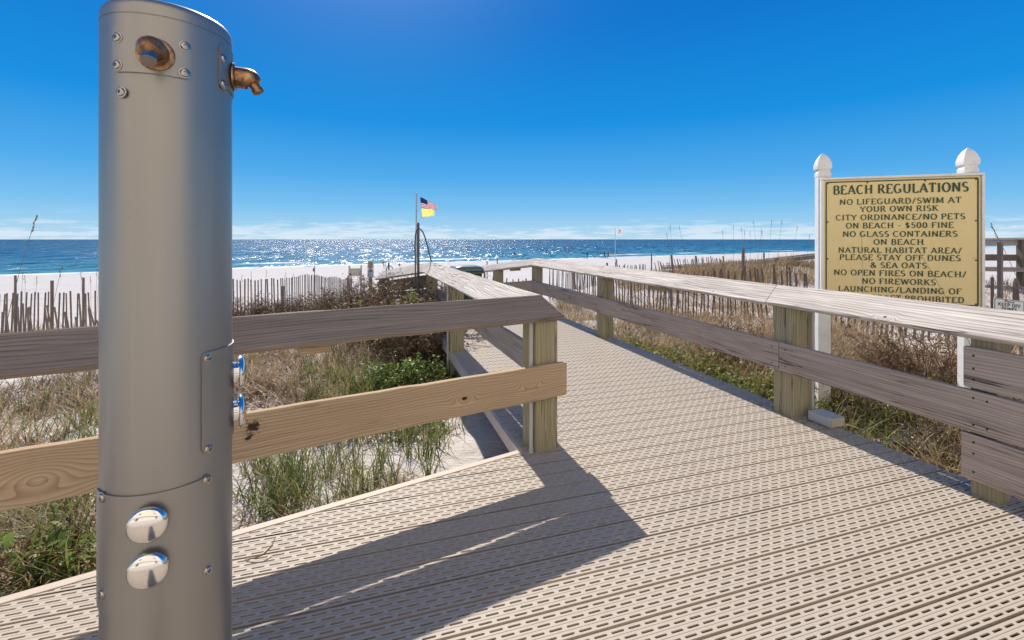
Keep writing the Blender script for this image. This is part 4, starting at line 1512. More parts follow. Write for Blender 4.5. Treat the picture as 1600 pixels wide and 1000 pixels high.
for k, poly in enumerate(me.polygons):
    j, i = divmod(k, nu)
    poly.material_index = 2 if (j < 7 and i < 10) else (j % 2)
    if j < 7 and i < 10 and j % 2 == 1 and i % 3 == 1:
        poly.material_index = 2
tag(usf, 'red and white striped flag with navy corner flying from the tall pole', 'flag')
vs = cloth(px(658.2, 326, fpY), 0.98, 0.62, -0.02, 0.1, 20, 8, 1.7)
me = bpy.data.meshes.new('yellow_flag')
me.from_pydata([tuple(v) for v in vs], [], [(j * 21 + i, j * 21 + i + 1, (j + 1) * 21 + i + 1, (j + 1) * 21 + i) for j in range(8) for i in range(20)])
tag(link('flag', me, M_yellow, None, smooth=True), 'plain yellow flag below the striped flag on the tall pole', 'flag')

wY = 42.0
wt, wb_ = px(961.3, 356, wY), px(961.3, 406, wY)
b = MB()
b.tube([(wt.x, wY, gz(wt.x, wY) - 0.2), (wt.x, wY, wt.z)], 0.028, 8)
tag(link('flag_staff', b.mesh('flag_staff'), M_wsign, None, smooth=True), 'thin pale staff standing on the beach under the white flag', 'flag staff')
vs = cloth(px(962, 357.3, wY), 0.80, 0.60, 0.04, 0.0, 16, 8, 0.2)
me = bpy.data.meshes.new('white_flag')
me.from_pydata([tuple(v) for v in vs], [], [(j * 17 + i, j * 17 + i + 1, (j + 1) * 17 + i + 1, (j + 1) * 17 + i) for j in range(8) for i in range(16)])
wf = link('flag', me, M_fwhite, None, smooth=True)
tag(wf, 'small white flag with a dark round mark flying over the beach', 'flag')
b = MB()
cm = px(968, 360.6, wY)
ring = [cm + Vector((0.10 * math.cos(a_), -0.09, 0.10 * math.sin(a_))) for a_ in np.linspace(0, 2 * PI, 17)]
b.tube(ring, 0.018, 5)
b.box((cm.x, cm.y - 0.09, cm.z - 0.2), (0.36, 0.01, 0.05))
b.box((cm.x, cm.y - 0.09, cm.z), (0.09, 0.01, 0.09))
link('flag_mark', b.mesh('flag_mark'), M_bluegrey, wf)

# ------------------------------------------------------------------ far beach signs
sp = thing('notice_board', tuple(px(555, 445, 28)), 'blank cream board between two posts on the beach, left of the tall notice', 'sign')
for x in (545.8, 564.3):
    t = px(x, 414.5, 28)
    plank('board_post', (t.x, 28, gz(t.x, 28) - 0.2), (t.x, 28, t.z), (1, 0, 0), 0.075, 0.075, M_cream, sp)
t0, t1 = px(546.7, 425.3, 28), px(563.4, 425.3, 28)
plank('board_panel', t0, t1, (0, 0, 1), 0.47, 0.03, M_cream, sp)
sp = thing('notice_post', tuple(px(579, 446, 25)), 'tall narrow double notice on one post, grey above and blue below', 'sign')
t = px(579, 408, 25.06)
plank('board_post', (t.x, 25.06, gz(t.x, 25) - 0.2), (t.x, 25.06, t.z - 0.02), (1, 0, 0), 0.16, 0.1, M_dwood, sp)
t0, t1 = px(579, 408, 25), px(579, 420, 25)
plank('upper_panel', t1, t0, (1, 0, 0), 0.335, 0.02, M_cream, sp)
t0, t1 = px(579, 421, 25), px(579, 433, 25)
pnl = plank('lower_panel', t1, t0, (1, 0, 0), 0.335, 0.02, M_bluegrey, sp)
b = MB()
for yy, wd_ in ((409.6, .22), (411.6, .26), (413.6, .24), (415.6, .26), (417.6, .18)):
    c = px(579, yy, 24.985)
    b.box(tuple(c), (wd_, 0.004, 0.03))
c = px(579.3, 423.4, 24.985)
b.box(tuple(c), (0.14, 0.004, 0.07))
b.box((c.x - .06, c.y, c.z + .02), (0.05, 0.004, 0.05))
link('printed_mark', b.mesh('printed_mark'), M_black, pnl)
sp = thing('marker_pole', tuple(px(491, 440, 24)), 'thin pole with a tiny dark box above the curving sand fence', 'pole')
b = MB()
t = px(491.5, 415.5, 24)
b.tube([(t.x, 24, gz(t.x, 24) - 0.1), (t.x, 24, t.z)], 0.02, 6)
link('pole', b.mesh('pole'), M_pole, sp)
c = px(490.8, 421.5, 24)
plank('box_body', (c.x, 23.97, c.z - .09), (c.x, 23.97, c.z + .09), (1, 0, 0), 0.09, 0.05, M_dwood, sp)

# ------------------------------------------------------------------ green bin at the turn of the boardwalk
bc = px(728, 415, 9.0)
gb = thing('litter_bin', (bc.x, 9.05, 0), 'dark green litter bin with a domed lid coloured sunlit pale at the turn of the boardwalk', 'bin')
ang = R(-18)
Mb = Matrix.Translation((bc.x, 9.05, 0)) @ Matrix.Rotation(ang * -1, 4, 'Z')


def rsq(hx, hy, r_, z, n=6):
    o = []
    for q in range(4):
        sx, sy = ((1, 1), (-1, 1), (-1, -1), (1, -1))[q]
        for i in range(n + 1):
            a_ = PI / 2 * q + PI / 2 * i / n
            o.append(Vector((sx * (hx - r_) + r_ * math.cos(a_), sy * (hy - r_) + r_ * math.sin(a_), z)))
    return o


def loft(rings, Mx):
    b = MB()
    n = len(rings[0])
    b.add([Mx @ v for r_ in rings for v in r_], [(i * n + j, i * n + (j + 1) % n, (i + 1) * n + (j + 1) % n, (i + 1) * n + j) for i in range(len(rings) - 1) for j in range(n)] + [tuple(range(n))[::-1], tuple(range((len(rings) - 1) * n, len(rings) * n))])
    return b


link('bin_body', loft([rsq(.24, .24, .06, 0.0), rsq(.255, .255, .06, 0.35), rsq(.27, .27, .06, 0.74)], Mb).mesh('bin_body'), M_bin, gb, smooth=True)
link('bin_lid', loft([rsq(.30, .30, .07, 0.742), rsq(.305, .305, .07, 0.78), rsq(.30, .30, .075, 0.82), rsq(.27, .28, .08, 0.86), rsq(.20, .24, .08, 0.885), rsq(.08, .2, .05, 0.89)], Mb).mesh('bin_lid'), M_binlid, gb, smooth=True)
b = MB()
b.tube([Mb @ Vector((-.28, -.31, .78)), Mb @ Vector((.28, -.31, .78))], 0.014, 8)
link('lid_handle', b.mesh('lid_handle'), M_bin, gb, smooth=True)

# ------------------------------------------------------------------ neighbouring boardwalk far right
nb_ = thing('distant_railing', (13.4, 13, 0.5), 'grey timber boardwalk railing beyond the dunes at the far right', 'railing')
A_, B_ = np.array((17.5, 10.0)), np.array((13.2, 13.4))
pts = [(17.5, 10.0, 1.50), (13.0, 13.6, 1.40), (11.0, 21.0, 0.42), (9.0, 27.5, -0.2)]
for i in range(3):
    p, q = Vector(pts[i]), Vector(pts[i + 1])
    up = (q - p).cross(Vector((0, 0, 1))).cross(q - p)
    plank('cap_board', p, q, (q - p).cross(Vector((0, 0, 1))), 0.24, 0.05, M_cap, nb_)
    plank('rail_board', p - Vector((0, 0, .12)), q - Vector((0, 0, .12)), (0, 0, 1), 0.15, 0.04, M_grey, nb_)
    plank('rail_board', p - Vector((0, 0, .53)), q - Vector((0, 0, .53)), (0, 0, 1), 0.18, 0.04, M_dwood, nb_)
    plank('deck_edge', p - Vector((0, 0, .86)), q - Vector((0, 0, .86)), (0, 0, 1), 0.12, 0.3, M_grey, nb_)
    n_ = max(2, int((q - p).length / 1.9))
    for k in range(n_):
        c = p + (q - p) * ((k + 0.25) / n_)
        plank('post', (c.x, c.y, gz(c.x, c.y) - 0.2), (c.x, c.y, c.z - 0.03), (1, 0, 0), 0.15, 0.15, M_dwood, nb_)


# ------------------------------------------------------------------ people on the shore
def person(x, Y, label, top, legs, face_az, stride, arms):
    px_, gzv = (x - 800) / F * Y, gz((x - 800) / F * Y, Y)
    sc = 1.0
    K = [(0, 0, .95), (0, 0, 1.15), (0, 0, 1.40), (0, 0, 1.50), (0, .02, 1.60), (0, .02, 1.70),
         (.10, 0, .90), (.12, stride * .5, .50), (.12, stride * .9, .08), (.12, stride * .9 + .14, .03),
         (-.10, 0, .90), (-.12, -stride * .35, .50), (-.12, -stride, .10), (-.12, -stride + .13, .04),
         (.19, 0, 1.38), (.25, -arms * .5, 1.12), (.24, arms, .90), (-.19, 0, 1.38), (-.25, arms * .5, 1.12), (-.24, arms * 1.4, .90)]
    E = [(0, 1), (1, 2), (2, 3), (3, 4), (4, 5), (0, 6), (6, 7), (7, 8), (8, 9), (0, 10), (10, 11), (11, 12), (12, 13), (2, 14), (14, 15), (15, 16), (2, 17), (17, 18), (18, 19)]
    Rd = [.15, .14, .16, .06, .10, .09, .09, .065, .045, .04, .09, .065, .045, .04, .065, .045, .035, .065, .045, .035]
    me = bpy.data.meshes.new('person')
    me.from_pydata([Vector(k) for k in K], E, [])
    o = bpy.data.objects.new('person', me)
    COL.objects.link(o)
    o.location = (px_, Y, gzv)
    o.rotation_euler = (0, 0, -face_az)
    sk = o.modifiers.new('Skin', 'SKIN')
    o.modifiers.new('Subd', 'SUBSURF').levels = 1
    for v, r_ in zip(me.skin_vertices[0].data, Rd):
        v.radius = (r_, r_)
    me.skin_vertices[0].data[0].use_root = True

    def fn(n, b):
        _, _, z = n.xyz(n.coord('Object'))
        col = n.ramp(n.m('DIVIDE', z, 1.8), [(0.0, (.30, .19, .13)), (0.05, legs), (0.50, legs), (0.53, top), (0.80, top), (0.84, (.42, .27, .19)), (0.92, (.42, .27, .19)), (0.94, (.03, .02, .015))])
        n.t.nodes[-1].color_ramp.interpolation = 'CONSTANT' if False else 'LINEAR'
        n.put(b.inputs['Base Color'], col)
    me.materials.append(mat('clothes', fn, rough=0.8))
    tag(o, label, 'person', 'people at the water edge')


person(917.5, 104, 'lone person in dark clothes standing at the water edge', (.03, .035, .05), (.03, .03, .04), R(-60), 0.12, .08)
person(944.5, 100, 'person in a dark top walking at the water edge, left of a pair', (.05, .04, .05), (.06, .06, .08), R(-70), 0.28, .18)
person(950.5, 100, 'person in a tan top walking at the water edge, right of a pair', (.25, .16, .12), (.04, .04, .06), R(-70), 0.24, .16)

# ------------------------------------------------------------------ vegetation
def gp(x, y):
    """ground point seen at photo pixel (arrays)"""
    x, y = np.asarray(x, float), np.asarray(y, float)
    z = np.full(x.shape, -0.4)
    for _ in range(12):
        Y = F * (H - z) / np.maximum(y - HY, 4)
        z = 0.5 * z + 0.5 * ground((x - 800) / F * Y, Y)
    Y = F * (H - z) / np.maximum(y - HY, 4)
    return (x - 800) / F * Y, Y


def scat(n, x0, x1, y0, y1):
    return gp(rng.uniform(x0, x1, n), rng.uniform(y0, y1, n))


def rect(n, x0, x1, y0, y1):
    return rng.uniform(x0, x1, n), rng.uniform(y0, y1, n)


def keep(x, y, mask=None, margin=0.0):
    k = ~on_deck(x, y)
    for dx_, dy_ in ((margin, 0), (-margin, 0), (0, margin), (0, -margin)):
        if margin:
            k &= ~on_deck(x + dx_, y + dy_)
    if mask is not None:
        k &= vnoise(x * mask[0] + 31, y * mask[0] + 7) > mask[1]
    return x[k], y[k]


def blade_arrays(cx, cy, n, spread, h, wid, tilt, curl, seg=4):
    """n blades per clump centre -> verts, quads; h, tilt, curl are (lo, hi)"""
    N = len(cx) * n
    bx = np.repeat(cx, n) + rng.normal(0, spread, N)
    by = np.repeat(cy, n) + rng.normal(0, spread, N)
    ch = np.repeat(rng.uniform(0.75, 1.2, len(cx)), n)
    k = ~on_deck(bx, by)
    bx, by, ch = bx[k], by[k], ch[k]
    N = len(bx)
    bz = ground(bx, by) - 0.01
    hh = rng.uniform(h[0], h[1], N) * ch
    th = rng.uniform(0, 2 * np.pi, N)
    a0 = rng.uniform(tilt[0], tilt[1], N)
    cu = rng.uniform(curl[0], curl[1], N)
    twist = rng.normal(0, 0.5, N)
    ww = wid * rng.uniform(0.7, 1.3, N)
    P = np.stack([bx, by, bz], -1)
    V = np.zeros((N, seg + 1, 2, 3))
    for i in range(seg + 1):
        t = i / seg
        w_ = ww * (1 - t ** 1.6) * 0.5 + 0.0006
        tt = th + twist * t
        side = np.stack([-np.sin(tt), np.cos(tt), 0 * th], -1)
        V[:, i, 0] = P + side * w_[:, None]
        V[:, i, 1] = P - side * w_[:, None]
        a = np.minimum(a0 + cu * (t + 0.5 / seg), 2.3)
        stp = hh / seg
        P = P + np.stack([np.sin(a) * np.cos(tt), np.sin(a) * np.sin(tt), np.cos(a)], -1) * stp[:, None]
        g = ground(P[:, 0], P[:, 1], False) + 0.012 if False else None
    V[:, :, :, 2] = np.maximum(V[:, :, :, 2], bz[:, None, None] - 0.005)
    base = (np.arange(N) * (seg + 1) * 2)[:, None, None]
    i = np.arange(seg)[None, :, None] * 2
    Fq = base + i + np.array([0, 1, 3, 2])[None, None, :]
    return V.reshape(-1, 3), Fq.reshape(-1, 4)


def merge(parts):
    Vs, Fs, o = [], [], 0
    for V, Fq in parts:
        Vs.append(V)
        Fs.append(Fq + o)
        o += len(V)
    return np.concatenate(Vs), np.concatenate(Fs)


def leaf_arrays(P, size, up=0.5):
    """bent diamond leaves at points P"""
    N = len(P)
    th = rng.uniform(0, 2 * np.pi, N)
    el = rng.uniform(-0.5, 1.0, N) * 0.9 + up * 0.3
    dr = np.stack([np.cos(th) * np.cos(el), np.sin(th) * np.cos(el), np.sin(el)], -1)
    sd_ = np.stack([-np.sin(th), np.cos(th), 0 * th], -1)
    roll = rng.normal(0, 0.5, N)
    nrm = np.cross(dr, sd_)
    sd2 = sd_ * np.cos(roll)[:, None] + nrm * np.sin(roll)[:, None]
    L = size * rng.uniform(0.6, 1.3, N)[:, None]
    W_ = L * rng.uniform(0.38, 0.6, N)[:, None]
    V = np.zeros((N, 6, 3))
    V[:, 0] = P
    V[:, 1] = P + dr * L * 0.35 + sd2 * W_ * 0.5
    V[:, 2] = P + dr * L * 0.75 + sd2 * W_ * 0.38 - nrm * L * 0.05
    V[:, 3] = P + dr * L - nrm * L * 0.14
    V[:, 4] = P + dr * L * 0.75 - sd2 * W_ * 0.38 - nrm * L * 0.05
    V[:, 5] = P + dr * L * 0.35 - sd2 * W_ * 0.5
    b = (np.arange(N) * 6)[:, None, None]
    Fq = b + np.array([[0, 1, 2, 5], [2, 3, 4, 5]])[None]
    return V.reshape(-1, 3), Fq.reshape(-1, 4)


def twig_arrays(paths, r0, r1=0.3):
    """paths (N,K,3) -> 3-sided tapering tubes"""
    N, K, _ = paths.shape
    V = np.zeros((N, K, 3, 3))
    for i in range(K):
        t = paths[:, min(i + 1, K - 1)] - paths[:, max(i - 1, 0)]
        t /= np.linalg.norm(t, axis=-1, keepdims=True) + 1e-9
        a = np.cross(t, np.array([0.31, 0.22, 0.92]))
        a /= np.linalg.norm(a, axis=-1, keepdims=True) + 1e-9
        b = np.cross(t, a)
        r_ = r0 * (1 - (1 - r1) * i / (K - 1))
        r_ = np.reshape(r_, (-1, 1)) if np.ndim(r_) else r_
        for j in range(3):
            c_, s_ = math.cos(2.0944 * j), math.sin(2.0944 * j)
            V[:, i, j] = paths[:, i] + (a * c_ + b * s_) * r_
    base = (np.arange(N) * K * 3)[:, None, None, None]
    i = (np.arange(K - 1) * 3)[None, :, None, None]
    q = np.array([[j, (j + 1) % 3, 3 + (j + 1) % 3, 3 + j] for j in range(3)])[None, None]
    return V.reshape(-1, 3), (base + i + q).reshape(-1, 4)


def stem_paths(c, n, rad, h, out=0.6, K=6, wig=0.10):
    """n woody stems rising from round c (world xyz)"""
    th = rng.uniform(0, 2 * np.pi, n)
    rr_ = rad * np.sqrt(rng.rand(n)) * 0.6
    P = np.stack([c[0] + rr_ * np.cos(th), c[1] + rr_ * np.sin(th), np.full(n, c[2])], -1)
    P[:, 2] = ground(P[:, 0], P[:, 1]) - 0.03
    hh = h * rng.uniform(0.45, 1.05, n)
    o = out * rng.uniform(0.2, 1.2, n)
    th2 = th + rng.normal(0, 0.6, n)
    d_ = np.stack([np.cos(th2) * o, np.sin(th2) * o, np.ones(n)], -1)
    d_ /= np.linalg.norm(d_, axis=-1, keepdims=True)
    pts = [P]
    for i in range(K - 1):
        d_ = d_ + rng.normal(0, wig * 2.2, d_.shape)
        d_ /= np.linalg.norm(d_, axis=-1, keepdims=True)
        pts.append(pts[-1] + d_ * (hh / (K - 1))[:, None])
    return np.stack(pts, 1)


def side_twigs(paths, per, L, K=4, wig=0.3, t0=0.3):
    N, K0, _ = paths.shape
    idx = np.repeat(np.arange(N), per)
    t = rng.uniform(t0, 1, N * per) * (K0 - 1)
    i = np.minimum(t.astype(int), K0 - 2)
    f = (t - i)[:, None]
    a, b = paths[idx, i], paths[idx, i + 1]
    P = a * (1 - f) + b * f
    d_ = (b - a) / (np.linalg.norm(b - a, axis=-1, keepdims=True) + 1e-9) + rng.normal(0, 0.75, P.shape)
    d_ /= np.linalg.norm(d_, axis=-1, keepdims=True)
    ln = L * rng.uniform(0.4, 1.2, len(P))
    pts = [P]
    for _ in range(K - 1):
        d_ = d_ + rng.normal(0, wig, d_.shape)
        d_ /= np.linalg.norm(d_, axis=-1, keepdims=True)
        pts.append(pts[-1] + d_ * (ln / (K - 1))[:, None])
    return np.stack(pts, 1)


def shrub(name, x, y, label, cat='shrub', h=0.7, rad=0.5, n=40, per=6, tw=0.22, leaf=None, leafsize=0.04, leaves=0, dead=0, out=0.7, group=None, stem_r=0.0085, ytop=None):
    g = gz(x, y)
    if ytop is not None:
        h = (H + (HY - ytop) / F * y - g) * 1.12
    root = thing(name, (x, y, g), label, cat, group)
    st = stem_paths((x, y, g), n, rad, h, out)
    t1 = side_twigs(st, per, tw)
    t2 = side_twigs(t1, 2, tw * 0.5, K=3)
    np_mesh('stem', *merge([twig_arrays(st, stem_r), twig_arrays(t1, stem_r * 0.55), twig_arrays(t2, stem_r * 0.4)]), M_twig, root)
    if leaves:
        pool = np.concatenate([t1.reshape(-1, 3), t2.reshape(-1, 3)])
        P = pool[rng.randint(0, len(pool), leaves)] + rng.normal(0, 0.012, (leaves, 3))
        np_mesh('foliage', *leaf_arrays(P, leafsize), leaf, root)
    if dead:
        pool = np.concatenate([t1.reshape(-1, 3), t2.reshape(-1, 3)])
        P = pool[rng.randint(0, len(pool), dead)] + rng.normal(0, 0.015, (dead, 3))
        np_mesh('dead_leaf', *leaf_arrays(P, 0.06), M_litter, root).__setitem__('kind', 'stuff')
    return root


def g1(x, y):
    a, b = gp(np.array([x]), np.array([y]))
    return float(a[0]), float(b[0])


# green beach grass
parts = []
def add(c, *a, **k):
    parts.append(blade_arrays(c[0], c[1], *a, **k))
add(keep(*scat(38, 366, 600, 735, 835)), 14, 0.03, (0.18, 0.45), 0.008, (0.05, 0.6), (0.2, 1.7))
add(keep(*scat(26, 400, 690, 690, 770)), 13, 0.028, (0.20, 0.45), 0.008, (0.05, 0.4), (0.2, 1.1))
add(keep(*scat(46, -60, 158, 740, 930)), 13, 0.04, (0.2, 0.45), 0.0095, (0.05, 0.6), (0.2, 1.6))
add(keep(*scat(42, 480, 600, 590, 690)), 13, 0.04, (0.25, 0.5), 0.010, (0.05, 0.5), (0.2, 1.3))
add(keep(*scat(42, -60, 170, 590, 720)), 12, 0.045, (0.2, 0.42), 0.010, (0.05, 0.6), (0.2, 1.4))
add(keep(*scat(16, 600, 740, 655, 705)), 5, 0.03, (0.25, 0.55), 0.0055, (0.1, 0.5), (0.3, 1.2))
add(keep(*scat(50, 1285, 1505, 585, 745)), 11, 0.045, (0.2, 0.45), 0.008, (0.1, 0.7), (0.2, 1.5))
add(keep(*rect(90, -5.5, -1.2, 6.0, 10.5), mask=(0.9, 0.45)), 11, 0.06, (0.2, 0.42), 0.012, (0.05, 0.5), (0.2, 1.0))
o = np_mesh('beach_grass', *merge(parts), M_green)
tag(o, 'green blades of beach grass growing in tufts from white sand', 'grass', kind='stuff')

# dry grass, left side
parts = []
add(keep(*scat(230, 360, 570, 545, 700), mask=(2.2, 0.3)), 11, 0.07, (0.2, 0.55), 0.009, (0.5, 1.5), (0.0, 1.4))
add(keep(*scat(60, 560, 700, 530, 640)), 8, 0.08, (0.2, 0.45), 0.007, (0.5, 1.4), (0.0, 1.2))
add(keep(*scat(150, -60, 165, 590, 740), mask=(2.0, 0.33)), 11, 0.06, (0.2, 0.5), 0.0085, (0.4, 1.5), (0.0, 1.4))
add(keep(*scat(140, -60, 165, 740, 925)), 9, 0.05, (0.15, 0.42), 0.0075, (0.3, 1.4), (0.0, 1.4))
add(keep(*scat(75, 366, 650, 700, 835)), 8, 0.06, (0.15, 0.42), 0.0065, (0.5, 1.5), (0.0, 1.2))
add(keep(*rect(520, -14, -4.0, 8.3, 13.5), mask=(0.7, 0.36)), 10, 0.12, (0.2, 0.5), 0.013, (0.2, 1.2), (0.0, 1.2))
add(keep(*rect(620, -6.5, -1.2, 5.0, 12.5), mask=(0.8, 0.30)), 10, 0.12, (0.2, 0.5), 0.012, (0.3, 1.3), (0.0, 1.2))
o = np_mesh('dry_grass', *merge(parts), M_dry)
tag(o, 'matted tan dry grass lying over the sand left of the boardwalk', 'grass', kind='stuff')

# dry grass, right side
parts = []
def strip(n, u0, u1, y0, y1):
    Y = rng.uniform(y0, y1, n)
    return 3.55 - 0.3134 * Y + rng.uniform(u0, u1, n), Y
add(keep(*strip(1500, 0.5, 4.2, 2.9, 8.0), mask=(1.3, 0.25)), 11, 0.08, (0.25, 0.58), 0.0085, (0.2, 1.4), (0.2, 1.8))
add(keep(*strip(1300, 0.4, 5.0, 7.5, 16.5), mask=(0.8, 0.25)), 10, 0.12, (0.25, 0.5), 0.013, (0.1, 1.2), (0.2, 1.5))
add(keep(*rect(1300, 4.5, 16, 15.2, 22.5), mask=(0.45, 0.26)), 10, 0.16, (0.3, 0.6), 0.020, (0.05, 0.7), (0.1, 1.0))
add(keep(*rect(800, 5.2, 14, 5.0, 13.5), mask=(0.7, 0.30)), 10, 0.12, (0.25, 0.5), 0.012, (0.2, 1.2), (0.0, 1.3))
add(keep(*rect(320, 1.5, 9, 13, 20), mask=(0.6, 0.38)), 9, 0.14, (0.2, 0.45), 0.017, (0.1, 0.9), (0.1, 1.0))
o = np_mesh('dry_grass', *merge(parts), M_dry)
tag(o, 'tan dry grass covering the dunes right of the boardwalk', 'grass', kind='stuff')

# brown litter and broken stems
parts = []
add(keep(*scat(1500, 360, 700, 530, 680), mask=(1.4, 0.18)), 10, 0.09, (0.05, 0.25), 0.011, (1.1, 1.7), (0.0, 0.5), seg=2)
add(keep(*scat(300, -60, 165, 600, 920), mask=(1.6, 0.35)), 8, 0.08, (0.05, 0.22), 0.008, (1.2, 1.7), (0.0, 0.5), seg=2)
add(keep(*scat(110, 366, 650, 690, 835)), 3, 0.09, (0.04, 0.2), 0.005, (1.3, 1.7), (0.0, 0.4), seg=2)
add(keep(*strip(2600, 0.02, 3.2, 2.3, 9.3), mask=(1.2, 0.16)), 11, 0.10, (0.05, 0.3), 0.011, (0.7, 1.7), (0.0, 0.6), seg=2)
add(keep(*rect(1300, 2, 15, 6, 22), mask=(0.5, 0.30)), 8, 0.2, (0.1, 0.4), 0.018, (0.7, 1.6), (0.0, 0.5), seg=2)
add(keep(*rect(2300, -7, -1.0, 5.2, 11.5), mask=(0.7, 0.18)), 9, 0.13, (0.08, 0.34), 0.014, (0.7, 1.6), (0.0, 0.5), seg=2)
add(keep(*rect(600, -15, -5.0, 8.0, 13.5), mask=(0.6, 0.36)), 8, 0.15, (0.08, 0.3), 0.012, (0.8, 1.6), (0.0, 0.5), seg=2)
o = np_mesh('plant_litter', *merge(parts), M_litter)
tag(o, 'brown litter of broken stems and dead leaves under the dune plants', 'litter', kind='stuff')


# leafy ground cover beside the right edge of the boardwalk and behind the front railing
def cover(x, y, h, leafsize, per, m_, label):
    n = len(x)
    c = np.stack([x, y, ground(x, y)], -1)
    K = 4
    d_ = np.concatenate([rng.normal(0, 0.45, (n, 2)), np.ones((n, 1))], 1)
    pts = [c]
    hh = rng.uniform(h[0], h[1], n) * (0.5 + vnoise(x * 1.8, y * 1.8))
    for i in range(K - 1):
        d_ = d_ + rng.normal(0, 0.25, d_.shape)
        d_ /= np.linalg.norm(d_, axis=-1, keepdims=True)
        pts.append(pts[-1] + d_ * (hh / (K - 1))[:, None])
    st = np.stack(pts, 1)
    f = rng.uniform(0.35, 1.0, (n, per)) * (K - 1)
    i = np.minimum(f.astype(int), K - 2)
    f = (f - i)[..., None]
    a = np.take_along_axis(st, i[..., None], 1)
    b = np.take_along_axis(st, i[..., None] + 1, 1)
    P = (a * (1 - f) + b * f).reshape(-1, 3)
    root = np_mesh('ground_cover', *leaf_arrays(P, leafsize), m_)
    tag(root, label, 'plants', kind='stuff')
    np_mesh('stem', *twig_arrays(st, 0.0025), M_twig, root)


x, y = strip(1000, 0.03, 0.85, 4.3, 10)
cover(*keep(x, y, mask=(1.3, 0.28)), (0.16, 0.40), 0.042, 11, M_leafy, 'yellow green leafy ground cover along the right edge of the boardwalk')
x, y = strip(420, 0.1, 1.6, 2.4, 5.2)
cover(*keep(x, y, mask=(1.6, 0.45)), (0.1, 0.28), 0.036, 9, M_leafg, 'dark green leafy sprigs in shade below the right railing')
x, y = scat(420, 470, 690, 575, 690)
cover(*keep(x, y, mask=(2.0, 0.42)), (0.1, 0.3), 0.036, 11, M_leafg, 'bright green leafy sprigs behind the front railing')

# individual shrubs
def at(x, Y):
    return (x - 800) / F * Y, Y


shrub('bare_shrub', *at(545, 10.6), 'brown bare shrub in front of the blank cream board', h=1.05, rad=0.85, n=150, per=9, tw=0.26, dead=1300, ytop=448, group='brown shrubs on the dune')
shrub('bare_shrub', *at(500, 10.9), 'low brown bare shrub below the right end of the curving sand fence', h=0.6, rad=0.8, n=110, per=8, tw=0.22, dead=1000, ytop=464, group='brown shrubs on the dune')
shrub('bare_shrub', *at(592, 9.7), 'tall dark brown bare shrub against the descending railing end', h=1.12, rad=0.8, n=170, per=9, tw=0.26, dead=2200, ytop=438, group='brown shrubs on the dune')
shrub('bare_shrub', *at(640, 8.0), 'dark leafless shrub at the foot of the tall pipe stand', h=0.98, rad=0.55, n=120, per=9, tw=0.24, dead=1500, ytop=426, group='brown shrubs on the dune')
shrub('bare_shrub', *at(392, 10.7), 'reddish brown shrub right beside the steel column, before the curving fence', h=0.75, rad=0.9, n=120, per=8, tw=0.24, dead=1000, ytop=464, group='brown shrubs on the dune')
shrub('bare_shrub', *at(455, 11.6), 'reddish brown shrub under the highest pickets of the curving fence', h=0.72, rad=0.85, n=110, per=8, tw=0.24, dead=1100, ytop=468, group='brown shrubs on the dune')
shrub('bare_shrub', *at(668, 6.6), 'shaded dark tangle of twigs beside the second left railing post', h=0.66, rad=0.5, n=110, per=8, tw=0.2, dead=1200, ytop=438, group='brown shrubs on the dune')
shrub('leafy_shrub', *at(640, 7.3), 'yellow green leafy shrub in front of the dark leafless shrub', h=0.80, rad=0.5, n=44, per=6, tw=0.18, leaf=M_leafy, leafsize=0.055, leaves=3200, ytop=446, group='green leafy shrubs')
shrub('leafy_shrub', *at(575, 7.8), 'low yellow green shrub just above the dark front cap board', h=0.58, rad=0.5, n=36, per=6, tw=0.16, leaf=M_leafy, leafsize=0.05, leaves=1800, ytop=468, group='green leafy shrubs')
shrub('leafy_shrub', *at(628, 5.3), 'bright green leafy shrub between the two front railing boards', h=0.42, rad=0.48, n=44, per=6, tw=0.14, leaf=M_leafg, leafsize=0.045, leaves=3200, group='green leafy shrubs')
shrub('leafy_shrub', *at(672, 5.6), 'bright green leafy shrub touching the pale conduit of the second left post', h=0.34, rad=0.26, n=26, per=6, tw=0.12, leaf=M_leafg, leafsize=0.045, leaves=1300, group='green leafy shrubs')
shrub('weed_plant', *g1(60, 905), 'light green broad leaved weed at the deck edge, bottom left', 'weed', h=0.26, rad=0.16, n=14, per=4, tw=0.1, leaf=M_leafg, leafsize=0.05, leaves=260)
shrub('weed_plant', *g1(125, 885), 'yellowish weed close to the left side of the steel column', 'weed', h=0.30, rad=0.12, n=12, per=4, tw=0.1, leaf=M_leafy, leafsize=0.04, leaves=180)
shrub('leafy_shrub', *at(1300, 4.75), 'green sprigged shrub at the left white sign post', h=0.55, rad=0.3, n=30, per=5, tw=0.16, leaf=M_leafy, leafsize=0.035, leaves=700, group='green leafy shrubs')
shrub('leafy_shrub', *at(1385, 4.3), 'green sprigged shrub under the middle of the regulations board', h=0.5, rad=0.3, n=28, per=5, tw=0.15, leaf=M_leafy, leafsize=0.035, leaves=600, group='green leafy shrubs')
shrub('bare_shrub', *at(1150, 6.0), 'sparse grey twiggy shrub right of the third right railing post', h=0.7, rad=0.5, n=50, per=6, tw=0.25, dead=300, group='brown shrubs on the dune')
shrub('bare_shrub', *at(1450, 4.9), 'pale tangled shrub under the right half of the regulations board', h=0.72, rad=0.55, n=60, per=7, tw=0.26, dead=250, group='brown shrubs on the dune')


